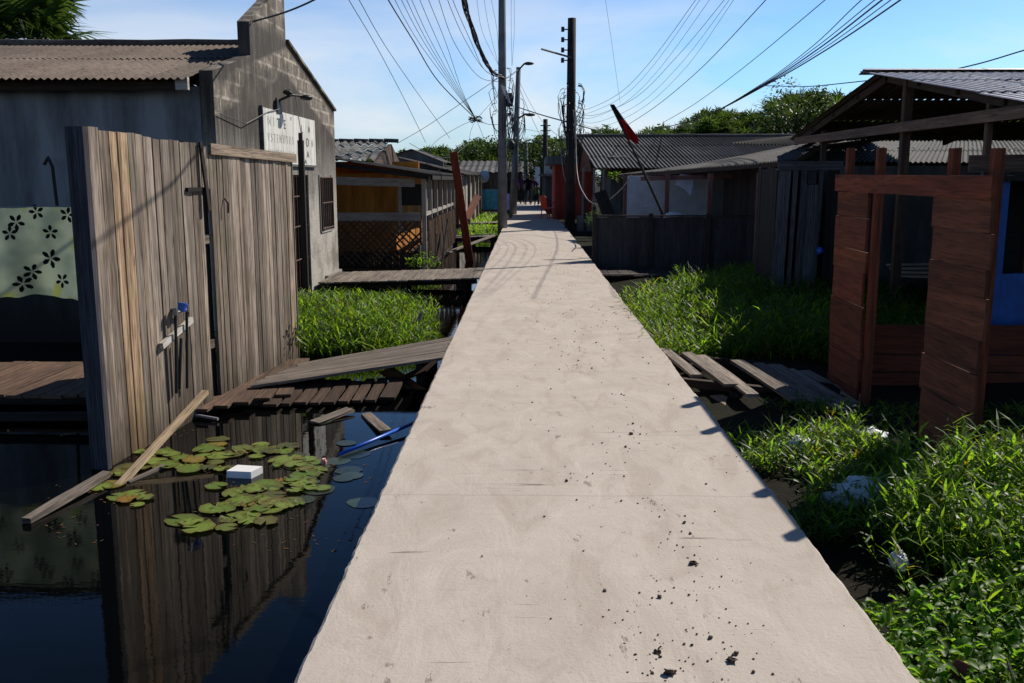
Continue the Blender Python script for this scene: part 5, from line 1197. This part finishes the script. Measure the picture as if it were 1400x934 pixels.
def chair(x, y, rz):
    root = thing('plastic_chair', (x, y, 0), 'red plastic chair standing in front of the red walled shop', 'chair'); root.rotation_euler = (0, 0, 0)
    c_, s_ = cos(rz), sin(rz)
    def T(a, b_, z): return V((x + a * c_ - b_ * s_, y + a * s_ + b_ * c_, z))
    b = MB(); b.prism([T(-.21, -.2, .40), T(.21, -.2, .40), T(.19, .2, .38), T(-.19, .2, .38)], (0, 0, .03)); b.build('seat', M['redplastic'], root)
    b = MB(); b.prism([T(-.19, .19, .40), T(.19, .19, .40), T(.21, .27, .82), T(.10, .29, .88), T(-.10, .29, .88), T(-.21, .27, .82)], tuple(T(0, .025, 0) - T(0, 0, 0))); b.build('backrest', M['redplastic'], root)
    for (a, b_) in ((-.19, -.18), (.19, -.18), (-.18, .19), (.18, .19)):
        b = MB(); b.tube([T(a * 1.15, b_ * 1.15, .005), T(a, b_, .41)], .022, 6); b.build('leg', M['redplastic'], root)
    for a in (-.22, .22):
        b = MB(); b.tube([T(a, -.19, .41), T(a * 1.05, -.17, .62), T(a, .24, .64)], .018, 6); b.build('armrest', M['redplastic'], root)
chair(.86, 36.3, 2.2)

# people standing at the far end
def person(x, y, rz, label, shirt, legs, h=1.66, arm=0.0):
    me = bpy.data.meshes.new('person'); k = h / 1.70
    pts = [((0, 0, .93), .13), ((0, 0, 1.12), .12), ((0, 0, 1.34), .15), ((0, 0, 1.46), .07), ((0, .0, 1.52), .055), ((0, -.015, 1.60), .095), ((0, -.01, 1.67), .085),
           ((.10, 0, .90), .095), ((.11, -.02, .50), .065), ((.12, .02, .09), .042), ((.13, -.14, .03), .035),
           ((-.10, 0, .90), .095), ((-.12, .02, .50), .065), ((-.13, .04, .09), .042), ((-.14, -.12, .03), .035),
           ((.20, 0, 1.40), .055), ((.25, .03, 1.12), .042), ((.25, -.06 - arm, .90 + arm), .030), ((.25, -.09 - arm, .80 + arm), .032),
           ((-.20, 0, 1.40), .055), ((-.25, .03, 1.12), .042), ((-.25, -.05, .90), .030), ((-.25, -.08, .80), .032)]
    ed = [(0, 1), (1, 2), (2, 3), (3, 4), (4, 5), (5, 6), (0, 7), (7, 8), (8, 9), (9, 10), (0, 11), (11, 12), (12, 13), (13, 14), (2, 15), (15, 16), (16, 17), (17, 18), (2, 19), (19, 20), (20, 21), (21, 22)]
    me.from_pydata([tuple(c * k for c in p[0]) for p in pts], ed, []); o = bpy.data.objects.new('person', me); COL.objects.link(o)
    md = o.modifiers.new('skin', 'SKIN'); o.modifiers.new('sub', 'SUBSURF').levels = 1
    for i, p in enumerate(pts): me.skin_vertices[0].data[i].radius = (p[1] * k, p[1] * k); me.skin_vertices[0].data[i].use_root = (i == 0)
    dg = bpy.context.evaluated_depsgraph_get(); me2 = bpy.data.meshes.new_from_object(o.evaluated_get(dg)); o.modifiers.clear(); o.data = me2
    me2.materials.clear()
    for m_ in (M['skin'], shirt, legs): me2.materials.append(m_)
    ca = me2.color_attributes.new('tint', 'FLOAT_COLOR', 'CORNER'); ca.data.foreach_set('color', [1.0] * 4 * len(me2.loops))
    for p in me2.polygons:
        z = p.center.z / k; xx = abs(p.center.x) / k; p.use_smooth = True
        p.material_index = 1 if (.93 < z < 1.47 and not (xx > .19 and z < 1.22)) else (2 if .12 < z <= .93 and xx < .2 else 0)
    o.location = (x, y, 0); o.rotation_euler = (0, 0, rz); tag(o, label, 'person')
    b = MB(); b.blob((x, y + .02, 1.66 * k), (.095, .105, .09), 2, 10, .05); hr = b.build('hair', M['black'], None, smooth=True, origin=(x, y, 0)); hr.parent = o; hr.location = (0, 0, 0)
M['shirtviolet'] = plain('violet_shirt', (.05, .018, .07), .85); M['shirtgreen'] = plain('yellow_green_shirt', (.16, .20, .02), .85); M['trousers'] = plain('dark_trousers', (.02, .022, .035), .9)
person(at(722, 285, Y=54).x, 54, .2, 'person in dark clothes standing at the far end of the path', M['flagdark'], M['trousers'], 1.68)
person(at(729, 285, Y=55).x, 55, -.3, 'person in a violet shirt standing among the far group', M['shirtviolet'], M['trousers'], 1.6, .1)
person(at(714, 285, Y=56).x, 56, .6, 'person in dark shorts at the left of the far group', M['shirtviolet'], M['flagdark'], 1.7)
person(at(733.5, 285, Y=52).x, 52, .0, 'short person in a yellow green shirt by the shop front', M['shirtgreen'], M['trousers'], 1.2)
root = thing('end_wall', (0, 70, 0), 'dark low building closing the view at the end of the path', 'building')
b = MB(); b.box(-3, 4, 69.5, 69.7, -.1, 1.9, .6); b.build('wall', M['brown'], root); b = MB(); b.corr((-3.3, 69.2, 1.9), (4.3, 69.2, 1.9), (4.3, 73, 2.7), (-3.3, 73, 2.7), pitch=.4, amp=.04, rows=2, sub=4); b.build('roof', M['fibregrey'], root)

# ------------------------------------------------------------------ palms and trees
def fan_palm_parts(b, top, nl, R0, segs, seed, blade=.06, rise=(.0, 1.4), pet=(.5, 1.0)):
    random.seed(seed)
    for k in range(nl):
        a = U(0, 2 * pi); e = U(-.5, 1.35); pl = R0 * U(*pet) * .5
        d = V((cos(a) * cos(e), sin(a) * cos(e), sin(e))); hub = V(top) + d * pl - V((0, 0, .12 * pl)); c = U(.45, 1.3)
        i = len(b.v); sd0 = d.cross(V((0, 0, 1)));
        if sd0.length < .05: sd0 = V((1, 0, 0))
        sd0.normalize(); upn = sd0.cross(d); b.v += [V(top) - sd0 * .015, V(top) + sd0 * .015, hub]; b.face([i, i + 1, i + 2], [(0, 0)] * 3, c * .8)
        for s in range(segs):
            t = (s / (segs - 1) - .5) * 4.2; dd = d * cos(t) + sd0 * sin(t); Ls = R0 * .62 * (1 - .25 * abs(t) / 2.1) * U(.9, 1.05)
            b.leaf(hub, dd + upn * .15, Ls, blade * R0, .35 + .3 * R(), c * U(.85, 1.15), side=(dd.cross(upn)))
def palm(name, x, y, z0, h, R0, nl, segs, seed, label, group, trunk_r=.12, blade=.06):
    root = thing(name, (x, y, z0), label, 'palm', group)
    b = MB(); b.tube([(x, y, z0 - .2), (x + .1, y, z0 + h * .5), (x, y, z0 + h)], trunk_r, 7, r1=trunk_r * .7); b.build('trunk', M['brown'], root)
    b = MB(); fan_palm_parts(b, (x, y, z0 + h), nl, R0, segs, seed, blade); b.build('crown', M['palm'], root)
    return root
# near palm at top left
palm('fan_palm', at(38, 40, Y=24).x, 24, -.2, at(38, 58, Y=24).z + .2, 2.5, 26, 30, 3, 'large fan palm rising behind the brown roof at the top left', None, .15, .036)
# prototypes at distance
G = 'palms in the tree line beyond the roofs'; LB = 'distant green palm in the tree line beyond the roofs'
PRO = [palm('palm_tree', 30 + i * 3, 90, -.2, 5.2, 2.3, 26, 11, 40 + i, LB, G, .16, .055) for i in range(4)]
random.seed(77); spots = []
def skyline(px):
    "top of the tree line in the photo, by view direction"
    T = [(585, 204), (600, 202), (625, 206), (645, 196), (662, 190), (680, 200), (700, 190), (720, 196), (740, 186), (760, 190), (790, 192), (800, 186), (815, 182), (828, 172), (840, 180), (860, 186), (885, 182), (900, 170), (915, 178), (935, 172), (950, 156), (970, 152), (988, 148), (1000, 154), (1030, 155), (1050, 152), (1065, 134), (1095, 124), (1120, 130), (1150, 128), (1180, 140), (1250, 150), (1400, 150), (1500, 150)]
    for (a, b_) in zip(T[:-1], T[1:]):
        if a[0] <= px <= b_[0]: return a[1] + (b_[1] - a[1]) * (px - a[0]) / (b_[0] - a[0]) - 7
    return 200 if px < 700 else 150
cnt = 0
for row, (Y, lo, st) in enumerate(((92, 0, 14), (80, 8, 17), (70, 18, 24))):
    px = 560
    while px < 1480:
        px += st * U(.6, 1.4); py = skyline(px) + lo * U(.5, 1.3) + 6
        top = at(px, py, Y=Y); sc = U(.75, 1.1) * (1.25 if 1060 < px < 1160 else 1)
        h = (top.z - 1.0 * sc) + .2
        if 690 < px < 758 and Y < 85: continue
        p = PRO[cnt % 4]; hh = 5.2 * sc
        if cnt < 4: r = p; r.location = (top.x, Y, top.z - 1.3 * sc - hh); r.rotation_euler = (0, 0, U(0, 6)); r.scale = (sc, sc, sc)
        else: dup(p, (top.x, Y, top.z - 1.3 * sc - hh), U(0, 6), sc)
        cnt += 1
for row, (Y, x0) in enumerate(((84, -75),)):    # palms out of the centre too, so the line goes on
    for k in range(16):
        x = -14 - k * 4.0 + U(-1, 1); dup(PRO[k % 4], (x, Y + U(-6, 6), -1.0 + U(-.8, .5)), U(0, 6), U(.8, 1.1))
# broadleaf mass between and behind the palms
b = MB(); random.seed(91)
for k in range(15000):
    px = U(540, 1500); Y = U(84, 104); py0 = skyline(px); top = at(px, py0 + 10, Y=Y); z = U(0, 1) ** .8 * (top.z + .2) ; z += .25 * h2(top.x * .4, z, 2)
    if h2(top.x * .35, z * .8, 7) > .38: continue
    sc = U(.30, .55); a = U(0, 6.28); c = U(.35, 1.1) * (.8 + .5 * h2(top.x * .5, z, 4))
    b.leaf((top.x, Y, z), (cos(a), sin(a), U(-.2, 1.0)), sc * 1.5, sc * .8, U(0, .8), c)
tag(b.build('forest', M['palm']), 'dense dark green wood filling the horizon behind the palms', 'wood', kind='stuff')
# individual broadleaf trees closer, right side crest
def tree(x, y, h, r, n, label, seed):
    random.seed(seed); root = thing('broadleaf_tree', (x, y, -.2), label, 'tree')
    b = MB(); b.tube([(x, y, -.4), (x + .1, y, h * .5), (x, y, h * .8)], .22, 8, r1=.08)
    for k in range(7):
        a = k * .9; b.tube([(x, y, h * (.45 + .04 * k)), (x + cos(a) * r * .4, y + sin(a) * r * .4, h * (.62 + .04 * k)), (x + cos(a) * r * .75, y + sin(a) * r * .75, h * (.7 + .04 * k))], .07, 6, r1=.02)
    b.build('trunk', M['brown'], root)
    b = MB(); cl = [(V((x + U(-r, r) * .8, y + U(-r, r) * .8, h * U(.5, .95))), U(.3, .55) * r) for _ in range(16)]
    for k in range(n):
        c, rr = cl[k % 16]; q = V((random.gauss(0, 1), random.gauss(0, 1), random.gauss(0, 1))).normalized() * rr * R() ** .35; p = c + q
        b.leaf(p, (q.x + U(-.5, .5), q.y + U(-.5, .5), U(-.4, .6)), U(.18, .32), U(.10, .18), .5, U(.4, 1.2) * (.7 + .5 * max(0, q.z / rr)))
    b.build('crown', M['palm'], root)
q = at(1090, 128, Y=66); tree(q.x, 66, q.z + .1, 2.6, 3600, 'broad dark tree crown standing highest beside the pavilion rake', 5)
q = at(690, 200, Y=72); tree(q.x - 1.2, 72, q.z + .3, 2.2, 2600, 'dark broadleaf tree behind the grey concrete pole', 6)
q = at(760, 195, Y=64); tree(q.x, 64, q.z, 1.9, 2600, 'dark broadleaf tree rising behind the red walled shop', 8)
q = at(610, 208, Y=60); tree(q.x, 60, q.z, 1.6, 2000, 'low dark tree above the grey gable shed', 9)
q = at(722, 235, Y=64); tree(q.x - .4, 78, q.z + .6, 2.4, 2600, 'shadowy tree closing the far end of the path', 12)
# low far roofs behind right houses
root = thing('far_dark_house', (9.5, 40, -.2), 'dark low roof rising behind the sagging porch roof', 'house')
b = MB(); pa = at(1000, 196, Y=30); pb = at(1100, 170, Y=27); b.corr((pa.x, 30, pa.z), (pb.x, 24, 2.3), (pb.x + 2, 24, pb.z), (pa.x + 4.6, 31, 3.1), pitch=.25, amp=.03, rows=2, sub=4); b.build('roof', M['underside'], root)
b = MB(); b.box(pa.x + .5, pa.x + 5, 30.9, 31, -.1, 2.3); b.build('wall', M['greywall'], root)
